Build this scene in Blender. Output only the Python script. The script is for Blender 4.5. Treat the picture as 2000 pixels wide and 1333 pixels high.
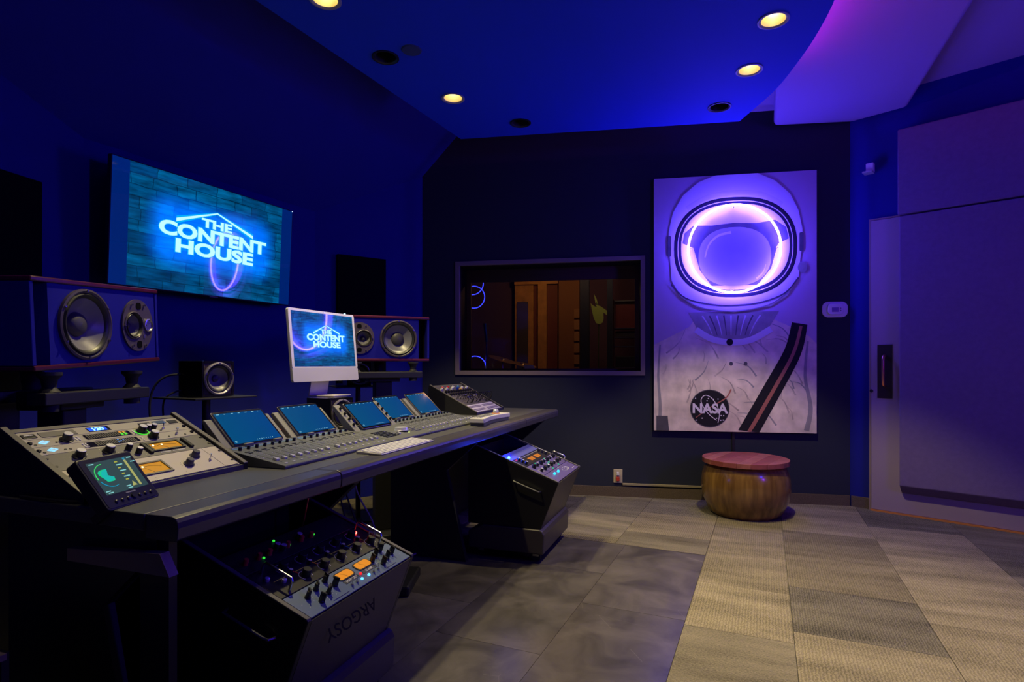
import bpy, bmesh, math, random
from mathutils import Vector, Matrix
random.seed(7)
for o in list(bpy.data.objects): bpy.data.objects.remove(o)
S = bpy.context.scene
COL = S.collection
R = math.radians
PI = math.pi

# ------------------------------------------------------------------ camera
cam_d = bpy.data.cameras.new('camera'); cam = bpy.data.objects.new('camera', cam_d); COL.objects.link(cam)
cam.location = (0, 0, 1.1); cam.rotation_euler = (R(90), 0, 0)
cam_d.sensor_fit = 'HORIZONTAL'; cam_d.sensor_width = 36.0
cam_d.lens = 36.0 * 1120 / 2000
cam_d.shift_y = 0.0228
cam_d.clip_start = 0.02
S.camera = cam
# ------------------------------------------------------------------ world, colour management
wd = bpy.data.worlds.new('night'); S.world = wd; wd.use_nodes = True
wd.node_tree.nodes['Background'].inputs[0].default_value = (0.002, 0.002, 0.01, 1)
wd.node_tree.nodes['Background'].inputs[1].default_value = 0.0
S.view_settings.view_transform = 'Standard'; S.view_settings.look = 'None'
S.view_settings.gamma = 1; S.view_settings.use_curve_mapping = False
S.view_settings.exposure = 0.0
# ------------------------------------------------------------------ lamps of the room, added fill lights
def lamp(name, kind, loc, aim, energy, col, **kw):
    d = bpy.data.lights.new(name, kind); d.energy = energy; d.color = col
    for k, v in kw.items(): setattr(d, k, v)
    o = bpy.data.objects.new(name, d); COL.objects.link(o); o.location = loc
    o.rotation_euler = (Vector(aim) - Vector(loc)).to_track_quat('-Z', 'Y').to_euler()
    return o
CLOUD_Z = 2.80
WARM = (1.0, 0.83, 0.40)
BLUE = (0.0, 0.012, 1.0)
VIOLET = (0.20, 0.005, 1.0)
LIT = [(-0.376, 3.66), (-0.87, 2.67), (1.29, 2.83), (1.37, 3.31)]          # lit downlights in view
SPOTS = [(*LIT[0], 135, 84, 0.4), (*LIT[1], 135, 84, 0.4), (*LIT[2], 90, 64, 0.8), (*LIT[3], 125, 82, 0.3),
         (1.55, 1.95, 155, 66, 0.8), (2.1, 0.9, 130, 70, 0.8), (-0.95, 1.45, 22, 70, 0.6)]      # the last three are above and behind the camera
for x, y, e, ang, bl in SPOTS:
    lamp('downlight_beam', 'SPOT', (x, y, CLOUD_Z if x < 1.5 else 2.95), (x, y, 0), e, WARM, spot_size=R(ang), spot_blend=bl, shadow_soft_size=0.03)
# unseen blue and violet fill lights added to tint front walls and door
lamp('colour_fill', 'AREA', (3.2, 0.4, 2.2), (-1.2, 4.0, 2.4), 25, BLUE, shape='DISK', size=0.35)
lamp('colour_fill', 'AREA', (3.6, 0.2, 1.6), (2.9, 3.6, 2.2), 20, VIOLET, shape='DISK', size=0.3)

# ------------------------------------------------------------------ materials
MATS = {}
def mat(name, col=(0.5, 0.5, 0.5), rough=0.5, metal=0.0, emit=None, es=0.0, coat=0.0, spec=0.5, bump=0.0, bscale=300.0, vary=0.0, noise=0.0, nscale=6.0):
    if name in MATS: return MATS[name]
    m = bpy.data.materials.new(name); m.use_nodes = True
    nt = m.node_tree; b = nt.nodes['Principled BSDF']
    b.inputs['Base Color'].default_value = (*col, 1)
    b.inputs['Roughness'].default_value = rough; b.inputs['Metallic'].default_value = metal
    b.inputs['Specular IOR Level'].default_value = spec
    b.inputs['Coat Weight'].default_value = coat
    if emit:
        b.inputs['Emission Color'].default_value = (*emit, 1); b.inputs['Emission Strength'].default_value = es
    tc = None
    if bump or noise:
        tc = nt.nodes.new('ShaderNodeTexCoord')
    if bump:
        n = nt.nodes.new('ShaderNodeTexNoise'); n.inputs['Scale'].default_value = bscale; n.inputs['Detail'].default_value = 3
        nt.links.new(tc.outputs['Object'], n.inputs['Vector'])
        bp = nt.nodes.new('ShaderNodeBump'); bp.inputs['Strength'].default_value = bump; bp.inputs['Distance'].default_value = 0.004
        nt.links.new(n.outputs['Fac'], bp.inputs['Height']); nt.links.new(bp.outputs['Normal'], b.inputs['Normal'])
    if noise or vary:
        hsv = nt.nodes.new('ShaderNodeHueSaturation'); hsv.inputs['Color'].default_value = (*col, 1)
        mth = nt.nodes.new('ShaderNodeMath'); mth.operation = 'ADD'; mth.inputs[0].default_value = 1.0; mth.inputs[1].default_value = 0
        if noise:
            n2 = nt.nodes.new('ShaderNodeTexNoise'); n2.inputs['Scale'].default_value = nscale; n2.inputs['Detail'].default_value = 6
            nt.links.new(tc.outputs['Object'], n2.inputs['Vector'])
            mr = nt.nodes.new('ShaderNodeMapRange'); mr.inputs['From Min'].default_value = 0.3; mr.inputs['From Max'].default_value = 0.7
            mr.inputs['To Min'].default_value = 1 - noise; mr.inputs['To Max'].default_value = 1 + noise
            nt.links.new(n2.outputs['Fac'], mr.inputs['Value']); nt.links.new(mr.outputs['Result'], mth.inputs[0])
        if vary:
            oi = nt.nodes.new('ShaderNodeObjectInfo')
            mr2 = nt.nodes.new('ShaderNodeMapRange'); mr2.inputs['To Min'].default_value = -vary; mr2.inputs['To Max'].default_value = vary
            nt.links.new(oi.outputs['Random'], mr2.inputs['Value']); nt.links.new(mr2.outputs['Result'], mth.inputs[1])
        nt.links.new(mth.outputs[0], hsv.inputs['Value']); nt.links.new(hsv.outputs['Color'], b.inputs['Base Color'])
    MATS[name] = m
    return m
def glow(name, col, s, sample=False):
    m = mat(name, (0.02, 0.02, 0.02), 0.4, emit=col, es=s)
    m.node_tree.nodes['Principled BSDF'].inputs['Specular IOR Level'].default_value = 0.1
    m.cycles.emission_sampling = 'AUTO' if sample else 'NONE'
    return m

# ------------------------------------------------------------------ mesh builder
class MB:
    def __init__(s): s.v = []; s.f = []
    def add(s, vs, fs):
        k = len(s.v); s.v += [tuple(p) for p in vs]; s.f += [tuple(i + k for i in q) for q in fs]; return s
    def box(s, a, b):
        (x0, y0, z0), (x1, y1, z1) = a, b
        return s.add([(x0,y0,z0),(x1,y0,z0),(x1,y1,z0),(x0,y1,z0),(x0,y0,z1),(x1,y0,z1),(x1,y1,z1),(x0,y1,z1)],
                     [(0,3,2,1),(4,5,6,7),(0,1,5,4),(1,2,6,5),(2,3,7,6),(3,0,4,7)])
    def cbox(s, c, d):
        return s.box([c[i]-d[i]/2 for i in range(3)], [c[i]+d[i]/2 for i in range(3)])
    def cyl(s, p0, p1, r0, r1=None, n=16, caps=True):
        r1 = r0 if r1 is None else r1
        p0 = Vector(p0); p1 = Vector(p1); d = (p1 - p0).normalized()
        a = d.orthogonal().normalized(); b = d.cross(a)
        vs = []
        for p, r in ((p0, r0), (p1, r1)):
            for i in range(n):
                t = 2*PI*i/n; vs.append(p + (a*math.cos(t) + b*math.sin(t))*r)
        fs = [(i, (i+1) % n, n+(i+1) % n, n+i) for i in range(n)]
        if caps: fs += [tuple(range(n-1, -1, -1)), tuple(range(n, 2*n))]
        return s.add(vs, fs)
    def tube(s, pts, r, n=8, closed=False):
        pts = [Vector(p) for p in pts]; m = len(pts); vs = []; ref = None
        for i, p in enumerate(pts):
            if closed: d = pts[(i+1) % m] - pts[i-1]
            else: d = pts[min(i+1, m-1)] - pts[max(i-1, 0)]
            d.normalize()
            if ref is None: ref = d.orthogonal().normalized()
            ref = (ref - d*ref.dot(d)).normalized(); b = d.cross(ref)
            for k in range(n):
                t = 2*PI*k/n; vs.append(p + (ref*math.cos(t) + b*math.sin(t))*r)
        fs = []
        for i in range(m if closed else m-1):
            j = (i+1) % m
            for k in range(n): fs.append((i*n+k, i*n+(k+1) % n, j*n+(k+1) % n, j*n+k))
        if not closed: fs += [tuple(range(n-1, -1, -1)), tuple((m-1)*n+k for k in range(n))]
        return s.add(vs, fs)
    def lathe(s, prof, c=(0, 0, 0), axis='z', n=40):
        # prof: (radius, height) pairs; axis 'z' up or '-y' towards the viewer of a front
        vs = []
        for r, h in prof:
            for i in range(n):
                t = 2*PI*i/n; x, y = r*math.cos(t), r*math.sin(t)
                vs.append((c[0]+x, c[1]+y, c[2]+h) if axis == 'z' else (c[0]+x, c[1]-h, c[2]+y))
        fs = []
        for k in range(len(prof)-1):
            for i in range(n):
                q = (k*n+i, k*n+(i+1) % n, (k+1)*n+(i+1) % n, (k+1)*n+i)
                fs.append(q)
        return s.add(vs, fs)
    def prism(s, poly, z0, z1, axis='z'):
        # poly in (x, y) for axis z; (y, z) for axis x; (x, z) for axis y
        n = len(poly); vs = []
        for h in (z0, z1):
            for a, b in poly:
                vs.append({'z': (a, b, h), 'x': (h, a, b), 'y': (a, h, b)}[axis])
        fs = [tuple(range(n-1, -1, -1)), tuple(range(n, 2*n))] + [(i, (i+1) % n, n+(i+1) % n, n+i) for i in range(n)]
        return s.add(vs, fs)
    def mesh(s, name, m=None, smooth=False):
        me = bpy.data.meshes.new(name); me.from_pydata(s.v, [], s.f)
        bm = bmesh.new(); bm.from_mesh(me); bmesh.ops.recalc_face_normals(bm, faces=bm.faces); bm.to_mesh(me); bm.free()
        if m: me.materials.append(m)
        if smooth:
            for p in me.polygons: p.use_smooth = True
            try: me.set_sharp_from_angle(angle=R(40))
            except Exception: pass
        me.update(); return me
    def obj(s, name, m, parent=None, smooth=False, bevel=0.0, seg=2, loc=None, rot=None):
        return link(name, s.mesh(name, m, smooth), parent, loc, rot, bevel, seg)
def link(name, me, parent=None, loc=None, rot=None, bevel=0.0, seg=2):
    o = bpy.data.objects.new(name, me); COL.objects.link(o)
    if parent: o.parent = parent
    if loc is not None: o.location = loc
    if rot is not None: o.rotation_euler = rot
    if bevel:
        b = o.modifiers.new('bevel', 'BEVEL'); b.width = bevel; b.segments = seg; b.limit_method = 'ANGLE'; b.angle_limit = R(35)
    return o
def tag(o, label=None, cat=None, group=None, kind=None):
    if label: o['label'] = label
    if cat: o['category'] = cat
    if group: o['group'] = group
    if kind: o['kind'] = kind
    return o
def thing(name, label, cat, loc=(0, 0, 0), rz=0.0, group=None, rot=None):
    o = bpy.data.objects.new(name, None); COL.objects.link(o); o.empty_display_size = 0.05
    o.location = loc; o.rotation_euler = rot if rot else (0, 0, rz)
    return tag(o, label, cat, group)
def struct(o): o['kind'] = 'structure'; return o
def stuff(o): o['kind'] = 'stuff'; return o
def rrect(w, h, r, n=5, cx=0, cy=0):
    pts = []
    for (x, y, a) in ((w/2-r, -h/2+r, -90), (w/2-r, h/2-r, 0), (-w/2+r, h/2-r, 90), (-w/2+r, -h/2+r, 180)):
        for i in range(n+1):
            t = R(a + 90*i/n); pts.append((cx+x+r*math.cos(t), cy+y+r*math.sin(t)))
    return pts
def ell(cx, cy, rx, ry, n=48, p=2.0):
    out = []
    for i in range(n):
        t = 2*PI*i/n; c, q = math.cos(t), math.sin(t)
        out.append((cx + rx*math.copysign(abs(c)**(2/p), c), cy + ry*math.copysign(abs(q)**(2/p), q)))
    return out
def text_mesh(txt, m, size=0.1, ext=0.0, offset=0.0, sx=1.0, align='CENTER', space=1.0):
    cu = bpy.data.curves.new('lettering', 'FONT'); cu.body = txt; cu.size = size; cu.extrude = ext; cu.offset = offset
    cu.align_x = align; cu.space_character = space; cu.resolution_u = 4
    o = bpy.data.objects.new('lettering', cu); COL.objects.link(o)
    dg = bpy.context.evaluated_depsgraph_get(); me = bpy.data.meshes.new_from_object(o.evaluated_get(dg))
    bpy.data.objects.remove(o); bpy.data.curves.remove(cu)
    for v in me.vertices: v.co.x *= sx
    me.materials.clear(); me.materials.append(m); return me

# ------------------------------------------------------------------ places
UX, UY = 0.33467, 0.94234
OX, OY = -0.7591, 1.298
DROT = math.atan2(UY, UX)
def D(x, y, z): return (OX + UX*x - UY*y, OY + UY*x + UX*y, z)     # along the desk front, back from it, up

# ------------------------------------------------------------------ common materials
m_wall_blue = mat('wall_paint_deep_blue', (0.012, 0.016, 0.23), 0.75, spec=0.2, bump=0.05, bscale=120)
m_wall_navy = mat('wall_paint_dark_navy', (0.027, 0.031, 0.058), 0.8, spec=0.2, bump=0.05, bscale=120)
m_cloud = mat('ceiling_paint_royal_blue', (0.012, 0.05, 0.62), 0.7, spec=0.2, bump=0.03, bscale=90)
m_white_ceil = mat('ceiling_paint_pale', (0.36, 0.25, 0.52), 0.8, spec=0.2, bump=0.03, bscale=90)
m_fabric = mat('door_fabric_grey_lilac', (0.21, 0.155, 0.27), 0.95, spec=0.1, bump=0.5, bscale=700, noise=0.05, nscale=40)
m_door = mat('door_laminate_beige', (0.36, 0.28, 0.31), 0.55)
m_black = mat('black_satin', (0.012, 0.012, 0.014), 0.5)
m_black_gloss = mat('black_gloss', (0.008, 0.008, 0.01), 0.15, coat=0.5)
m_felt = mat('black_acoustic_fabric', (0.006, 0.006, 0.008), 1.0, spec=0.02)
m_desk = mat('desk_charcoal_laminate', (0.085, 0.085, 0.088), 0.42, spec=0.4, bump=0.04, bscale=500)
m_bolster = mat('armrest_dark_leatherette', (0.06, 0.055, 0.066), 0.33, spec=0.45, bump=0.1, bscale=600)
m_chrome = mat('chrome', (0.75, 0.75, 0.77), 0.2, 1.0)
m_steel = mat('brushed_steel', (0.5, 0.5, 0.5), 0.35, 1.0)
m_whitepl = mat('white_plastic', (0.75, 0.74, 0.72), 0.4)
m_grey = mat('grey_plastic', (0.22, 0.22, 0.215), 0.5)
m_dgrey = mat('dark_grey_plastic', (0.075, 0.078, 0.08), 0.5)
m_rubber = mat('rubber_black', (0.015, 0.015, 0.016), 0.65)

# ================================================================== THE ROOM
ZC = 3.12
CORNER = (2.629, 4.459)
ROOM = [(-0.79, 5.09), CORNER, (4.6, 2.488), (4.6, -2.5), (-2.433, -2.5), (-2.433, 2.10), (-2.27, 3.04), (-1.548, 4.51)]
CEN = Vector((0.6, 2.0))
def wall(name, p, q, z0, z1, m, th=0.12, ends=0.0):
    p = Vector(p); q = Vector(q); d = (q-p).normalized(); nn = Vector((d.y, -d.x))
    if nn.dot(CEN - p) > 0: nn = -nn
    p = p - d*ends; q = q + d*ends
    return struct(MB().prism([p, q, q+nn*th, p+nn*th], z0, z1).obj(name, m))
wall('wall_front', ROOM[7], ROOM[6], 0, ZC, m_wall_blue)
wall('wall_front_corner', ROOM[0], ROOM[7], 0, ZC, m_wall_blue)
wall('wall_left_corner', ROOM[6], ROOM[5], 0, ZC, m_wall_blue)
wall('wall_left', ROOM[5], ROOM[4], 0, ZC, m_wall_blue)
wall('wall_rear', ROOM[4], ROOM[3], 0, ZC, m_wall_navy)
wall('wall_side', ROOM[3], ROOM[2], 0, ZC, m_wall_navy)
wall('wall_right', ROOM[1], ROOM[2], 0, ZC, m_wall_blue)
# back wall with the window opening: its own frame, x along the wall, y into the next room
BROT = math.atan2(-0.18, 0.984)
BO = Vector((-0.494, 5.03, 0))
BM = Matrix.Translation(BO) @ Matrix.Rotation(BROT, 4, 'Z')
def BW(x, y, z): return BM @ Vector((x, y, z))
b = MB(); W0, W1, WZ0, WZ1 = 0.028, 1.592, 1.036, 1.97
for x0, x1, z0, z1 in ((-0.305, W0, 0, ZC), (W1, 3.174, 0, ZC), (W0, W1, 0, WZ0), (W0, W1, WZ1, ZC)):
    b.box((x0, 0, z0), (x1, 0.14, z1))
struct(b.obj('wall_back', m_wall_navy, loc=BO, rot=(0, 0, BROT)))

# sloped bulkhead over the screen
SL = 1.1
mm = Vector((0.898, -0.441))
def bulk_z(p): return 2.3 + SL*((Vector(p) - Vector(ROOM[7])).dot(mm))
top_d = (ZC - 2.3)/SL
pts = [ROOM[7], ROOM[6], ROOM[5]]
dl = (Vector(ROOM[5]) - Vector(ROOM[7])).dot(mm)
pts.append((-2.433, 2.10 - (top_d - dl)/0.441))
dr = (Vector(ROOM[0]) - Vector(ROOM[7])).dot(mm)
sx = (top_d - dr)/0.963
pts += [(-0.79 + 0.984*sx, 5.09 - 0.18*sx), ROOM[0]]
vs = [(p[0], p[1], bulk_z(p)) for p in pts]
nrm = Vector((-mm.x*SL, -mm.y*SL, 1)).normalized()*0.02
n = len(vs)
struct(MB().add(vs + [tuple(Vector(v) + nrm) for v in vs], [tuple(range(n)), tuple(range(2*n-1, n-1, -1))] + [(i, (i+1) % n, n+(i+1) % n, n+i) for i in range(n)]).obj('ceiling_bulkhead', m_wall_blue))
# the upper ceiling
struct(MB().prism(ROOM, ZC, ZC+0.08).obj('ceiling', m_white_ceil))
# hanging ceiling panel with a curved edge
E0 = Vector((-0.386, 4.325)); ed = Vector((0.441, 0.898))
curve = [(1.59, 4.01), (1.604, 3.87), (1.63, 3.546), (1.607, 3.226), (1.57, 2.96), (1.504, 2.674), (1.39, 2.35), (1.22, 2.0), (0.98, 1.62), (0.66, 1.25), (0.26, 0.92), (-0.25, 0.66), (-0.9, 0.5)]
# smooth the curve
def catmull(P, k=6):
    P = [Vector(p) for p in P]; out = []
    for i in range(len(P)-1):
        a, b_, c, d = P[max(i-1, 0)], P[i], P[i+1], P[min(i+2, len(P)-1)]
        for j in range(k):
            t = j/k
            out.append(0.5*((2*b_) + (c-a)*t + (2*a-5*b_+4*c-d)*t*t + (3*b_-a-3*c+d)*t**3))
    out.append(P[-1]); return out
edge = [Vector(curve[0])] + catmull(curve[1:])
left_end = E0 - ed*4.0
cloud_poly = [E0] + edge + [Vector((-1.6, 0.45)), left_end]
# round openings for the recessed downlights
DARK_D = [(0.0602, 4.034), (-0.70, 3.173), (1.369, 3.785)]
ALLD = [(x, y, True) for x, y in LIT] + [(x, y, False) for x, y in DARK_D]
bmc = bmesh.new()
vsC = [bmc.verts.new((p.x, p.y, CLOUD_Z)) for p in cloud_poly]
es = [bmc.edges.new((vsC[i], vsC[(i+1) % len(vsC)])) for i in range(len(vsC))]
for x, y, on in ALLD:
    hv = [bmc.verts.new((x+0.062*math.cos(2*PI*i/24), y+0.062*math.sin(2*PI*i/24), CLOUD_Z)) for i in range(24)]
    es += [bmc.edges.new((hv[i], hv[(i+1) % 24])) for i in range(24)]
bmesh.ops.triangle_fill(bmc, use_beauty=True, use_dissolve=False, edges=es)
def inhole(f):
    c = f.calc_center_median()
    return any((c.x-x)**2 + (c.y-y)**2 < 0.058**2 for x, y, on in ALLD)
bmesh.ops.delete(bmc, geom=[f for f in bmc.faces if inhole(f)], context='FACES')
r_ = bmesh.ops.extrude_face_region(bmc, geom=list(bmc.faces))
bmesh.ops.translate(bmc, verts=[v for v in r_['geom'] if isinstance(v, bmesh.types.BMVert)], vec=(0, 0, 0.05))
bmesh.ops.recalc_face_normals(bmc, faces=bmc.faces)
me = bpy.data.meshes.new('ceiling_cloud'); bmc.to_mesh(me); bmc.free(); me.materials.append(m_cloud)
struct(link('ceiling_cloud', me))
# second hanging ceiling panel on the right, pale, rounded rim
pr = [(2.05, 4.49), (1.78, 3.88), (1.25, 2.75), (0.85, 1.9), (1.95, 1.6), (2.37, 2.93), (2.87, 4.16), (2.62, 4.42)]
struct(MB().prism(pr, 2.965, 3.045).obj('ceiling_panel', m_white_ceil, bevel=0.028, seg=4))
# magenta LED tape lying on the rim of the curved panel, a violet glow above it
tape = [(p.x-0.035, p.y, CLOUD_Z+0.058) for p in edge[8:46]]
m_tape = glow('led_tape_magenta', (1.0, 0.03, 0.75), 40.0, True)
t = MB().tube(tape, 0.006, 6).obj('led_tape', m_tape)
tag(t, 'magenta LED tape lying on top of the curved ceiling panel rim', 'LED strip')

# recessed downlights
m_cone = mat('downlight_reflector_gold', (0.75, 0.66, 0.42), 0.35, 0.6)
m_bulb_on = glow('downlight_bulb_lit', (1.0, 0.82, 0.45), 14.0, True)
m_ringw = mat('downlight_trim', (0.30, 0.30, 0.36), 0.5)
LBL = ['lit downlight with pale white glow on left of blue ceiling', 'lit downlight at the top edge of photo above the screen', 'lit gold downlight nearest the top right of blue ceiling', 'lit gold downlight further back on the right of blue ceiling',
       'unlit black downlight near the back wall at ceiling centre', 'unlit black downlight beside the flat ceiling disc', 'unlit black downlight in the right back corner of blue ceiling']
for i, (x, y, on) in enumerate(ALLD):
    t = thing('downlight', LBL[i], 'ceiling light', (x, y, CLOUD_Z), group='recessed downlights')
    MB().lathe([(0.060, 0.045), (0.060, 0.0), (0.074, 0.0), (0.074, -0.005), (0.066, -0.006), (0.057, 0.0), (0.057, 0.045)], n=32).obj('trim_ring', m_ringw if on else m_black, t, True)
    MB().lathe([(0.057, 0.0), (0.050, 0.05), (0.040, 0.085), (0.0, 0.085)], n=32).obj('reflector', m_cone if on else m_black, t, True)
    if on:
        MB().lathe([(0.0, 0.050), (0.016, 0.053), (0.025, 0.062), (0.026, 0.084), (0.0, 0.0845)], n=24).obj('bulb', m_bulb_on, t, True)
    else:
        MB().lathe([(0.0, 0.055), (0.03, 0.06), (0.035, 0.084)], n=24).obj('bulb', m_black_gloss, t, True)
t = MB().lathe([(0.0, -0.006), (0.05, -0.006), (0.056, 0.0), (0.0, 0.0)], n=28).obj('ceiling_disc', mat('disc_slate', (0.03, 0.05, 0.14), 0.8), None, True, loc=(-0.543, 3.10, CLOUD_Z))
tag(t, 'flat dark round cover plate on blue ceiling beside black downlight', 'cover plate')

# ------------------------------------------------------------------ floor: carpet tiles and vinyl planks on a slab
m_slab = mat('floor_screed', (0.10, 0.09, 0.08), 0.9)
floor = struct(MB().prism(ROOM, -0.10, -0.008).obj('floor', m_slab))
GA = Vector((0.404, 0.915)).normalized(); GB = Vector((GA.y, -GA.x)); GO = Vector((1.115, 3.303))
def clip(poly, p, q):
    p = Vector(p); q = Vector(q); d = q-p; nn = Vector((d.y, -d.x))
    if nn.dot(CEN-p) < 0: nn = -nn
    nn.normalize(); out = []
    for i in range(len(poly)):
        a, c = poly[i-1], poly[i]; da, dc = nn.dot(a-p)-0.004, nn.dot(c-p)-0.004
        if da*dc < 0: out.append(a + (c-a)*(da/(da-dc)))
        if dc >= 0: out.append(c)
    return out
def area(P): return abs(sum(P[i-1].x*P[i].y - P[i].x*P[i-1].y for i in range(len(P))))/2
grot = math.atan2(GA.y, GA.x)
def carpet_mat(name, ca, cb, rib, rot, dens):
    m = bpy.data.materials.new(name); m.use_nodes = True; nt = m.node_tree; B = nt.nodes['Principled BSDF']
    B.inputs['Roughness'].default_value = 1.0; B.inputs['Specular IOR Level'].default_value = 0.05
    tc = nt.nodes.new('ShaderNodeTexCoord'); mp = nt.nodes.new('ShaderNodeMapping'); mp.inputs['Rotation'].default_value = (0, 0, rot)
    nt.links.new(tc.outputs['Object'], mp.inputs['Vector'])
    wv = nt.nodes.new('ShaderNodeTexWave'); wv.inputs['Scale'].default_value = dens; wv.inputs['Distortion'].default_value = 6.0
    wv.inputs['Detail'].default_value = 2; wv.inputs['Detail Scale'].default_value = 3.0
    nt.links.new(mp.outputs['Vector'], wv.inputs['Vector'])
    n1 = nt.nodes.new('ShaderNodeTexNoise'); n1.inputs['Scale'].default_value = 140; n1.inputs['Detail'].default_value = 2
    n2 = nt.nodes.new('ShaderNodeTexNoise'); n2.inputs['Scale'].default_value = 1; n2.inputs['Detail'].default_value = 3
    oi0 = nt.nodes.new('ShaderNodeObjectInfo'); ofs = nt.nodes.new('ShaderNodeVectorMath'); ofs.operation = 'SCALE'; ofs.inputs['Scale'].default_value = 40.0
    cb0 = nt.nodes.new('ShaderNodeCombineXYZ'); nt.links.new(oi0.outputs['Random'], cb0.inputs[0]); nt.links.new(oi0.outputs['Random'], cb0.inputs[1]); nt.links.new(cb0.outputs[0], ofs.inputs[0])
    mp2 = nt.nodes.new('ShaderNodeMapping'); mp2.inputs['Scale'].default_value = (8.0, 1.6, 1)
    mp1 = nt.nodes.new('ShaderNodeMapping'); mp1.inputs['Rotation'].default_value = (0, 0, -grot)
    nt.links.new(tc.outputs['Object'], mp1.inputs['Vector']); nt.links.new(mp1.outputs[0], mp2.inputs['Vector'])
    ad2 = nt.nodes.new('ShaderNodeVectorMath'); ad2.operation = 'ADD'; nt.links.new(mp2.outputs[0], ad2.inputs[0]); nt.links.new(ofs.outputs[0], ad2.inputs[1])
    nt.links.new(tc.outputs['Object'], n1.inputs['Vector']); nt.links.new(ad2.outputs[0], n2.inputs['Vector'])
    a1 = nt.nodes.new('ShaderNodeMath'); a1.operation = 'MULTIPLY'; a1.inputs[1].default_value = rib
    nt.links.new(wv.outputs['Fac'], a1.inputs[0])
    a2 = nt.nodes.new('ShaderNodeMath'); a2.operation = 'MULTIPLY_ADD'; a2.inputs[1].default_value = 0.9
    nt.links.new(n1.outputs['Fac'], a2.inputs[0]); nt.links.new(a1.outputs[0], a2.inputs[2])
    a3 = nt.nodes.new('ShaderNodeMath'); a3.operation = 'MULTIPLY_ADD'; a3.inputs[1].default_value = 1.5
    nt.links.new(n2.outputs['Fac'], a3.inputs[0]); nt.links.new(a2.outputs[0], a3.inputs[2])
    mr = nt.nodes.new('ShaderNodeMapRange'); mr.inputs['From Min'].default_value = 0.85; mr.inputs['From Max'].default_value = 1.6 + rib
    nt.links.new(a3.outputs[0], mr.inputs['Value'])
    mx = nt.nodes.new('ShaderNodeMix'); mx.data_type = 'RGBA'
    mx.inputs['A'].default_value = (*ca, 1); mx.inputs['B'].default_value = (*cb, 1)
    nt.links.new(mr.outputs['Result'], mx.inputs['Factor'])
    oi = nt.nodes.new('ShaderNodeObjectInfo'); mr2 = nt.nodes.new('ShaderNodeMapRange'); mr2.inputs['To Min'].default_value = 0.78; mr2.inputs['To Max'].default_value = 1.2
    nt.links.new(oi.outputs['Random'], mr2.inputs['Value'])
    hs = nt.nodes.new('ShaderNodeHueSaturation'); nt.links.new(mx.outputs['Result'], hs.inputs['Color']); nt.links.new(mr2.outputs['Result'], hs.inputs['Value'])
    nt.links.new(hs.outputs['Color'], B.inputs['Base Color'])
    bp = nt.nodes.new('ShaderNodeBump'); bp.inputs['Strength'].default_value = 0.8; bp.inputs['Distance'].default_value = 0.004
    nt.links.new(a2.outputs[0], bp.inputs['Height']); nt.links.new(bp.outputs['Normal'], B.inputs['Normal'])
    return m
CM = [carpet_mat('carpet_loop_sand', (0.10, 0.085, 0.055), (0.34, 0.29, 0.185), 0.5, -grot+PI/2, 26),
      carpet_mat('carpet_loop_taupe', (0.085, 0.075, 0.055), (0.30, 0.26, 0.18), 0.35, -grot, 40),
      carpet_mat('carpet_loop_grey', (0.055, 0.05, 0.04), (0.26, 0.23, 0.165), 0.6, -grot+PI/2, 30)]
def piece(name, a0, a1, b0, b1, m, gap=0.0012, z=0.0):
    P = [GO + GA*(a0+gap) + GB*(b0+gap), GO + GA*(a0+gap) + GB*(b1-gap), GO + GA*(a1-gap) + GB*(b1-gap), GO + GA*(a1-gap) + GB*(b0+gap)]
    for i in range(len(ROOM)):
        P = clip(P, ROOM[i-1], ROOM[i])
        if len(P) < 3: return
    if area(P) < 0.004: return
    c = sum(P, Vector((0, 0)))/len(P)
    if c.y < 0.2 or abs(c.x) > c.y*1.15 + 0.7: return      # outside of what the photograph shows
    MB().prism([(p.x-c.x, p.y-c.y) for p in P], -0.008, z).obj(name, m, floor, loc=(c.x, c.y, 0))
T = 0.53
cols = [(0.0, 0.42)] + [(0.42 + T*i, 0.42 + T*(i+1)) for i in range(7)]
for ci, (b0, b1) in enumerate(cols):
    off = [0.10, 0.215, 0.0, 0.3, 0.12, 0.4, 0.2, 0.05][ci]
    for k in range(-9, 5):
        piece('carpet_tile', off + T*k, off + T*(k+1), b0, b1, CM[random.choice((0, 0, 1, 2))])
for ci in range(7):
    b1 = -T*ci; b0 = b1 - T
    a_start = 0.0
    for k in range(0, 6):
        o_ = [0.30, 0.12, 0.42, 0.2, 0.36, 0.1, 0.3][ci]
        a0 = 0.0 if k == 0 else o_ + T*(k-1); a1 = o_ + T*k
        piece('carpet_tile', a0, a1, b0, b1, CM[random.choice((0, 1, 1, 2))])
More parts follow.
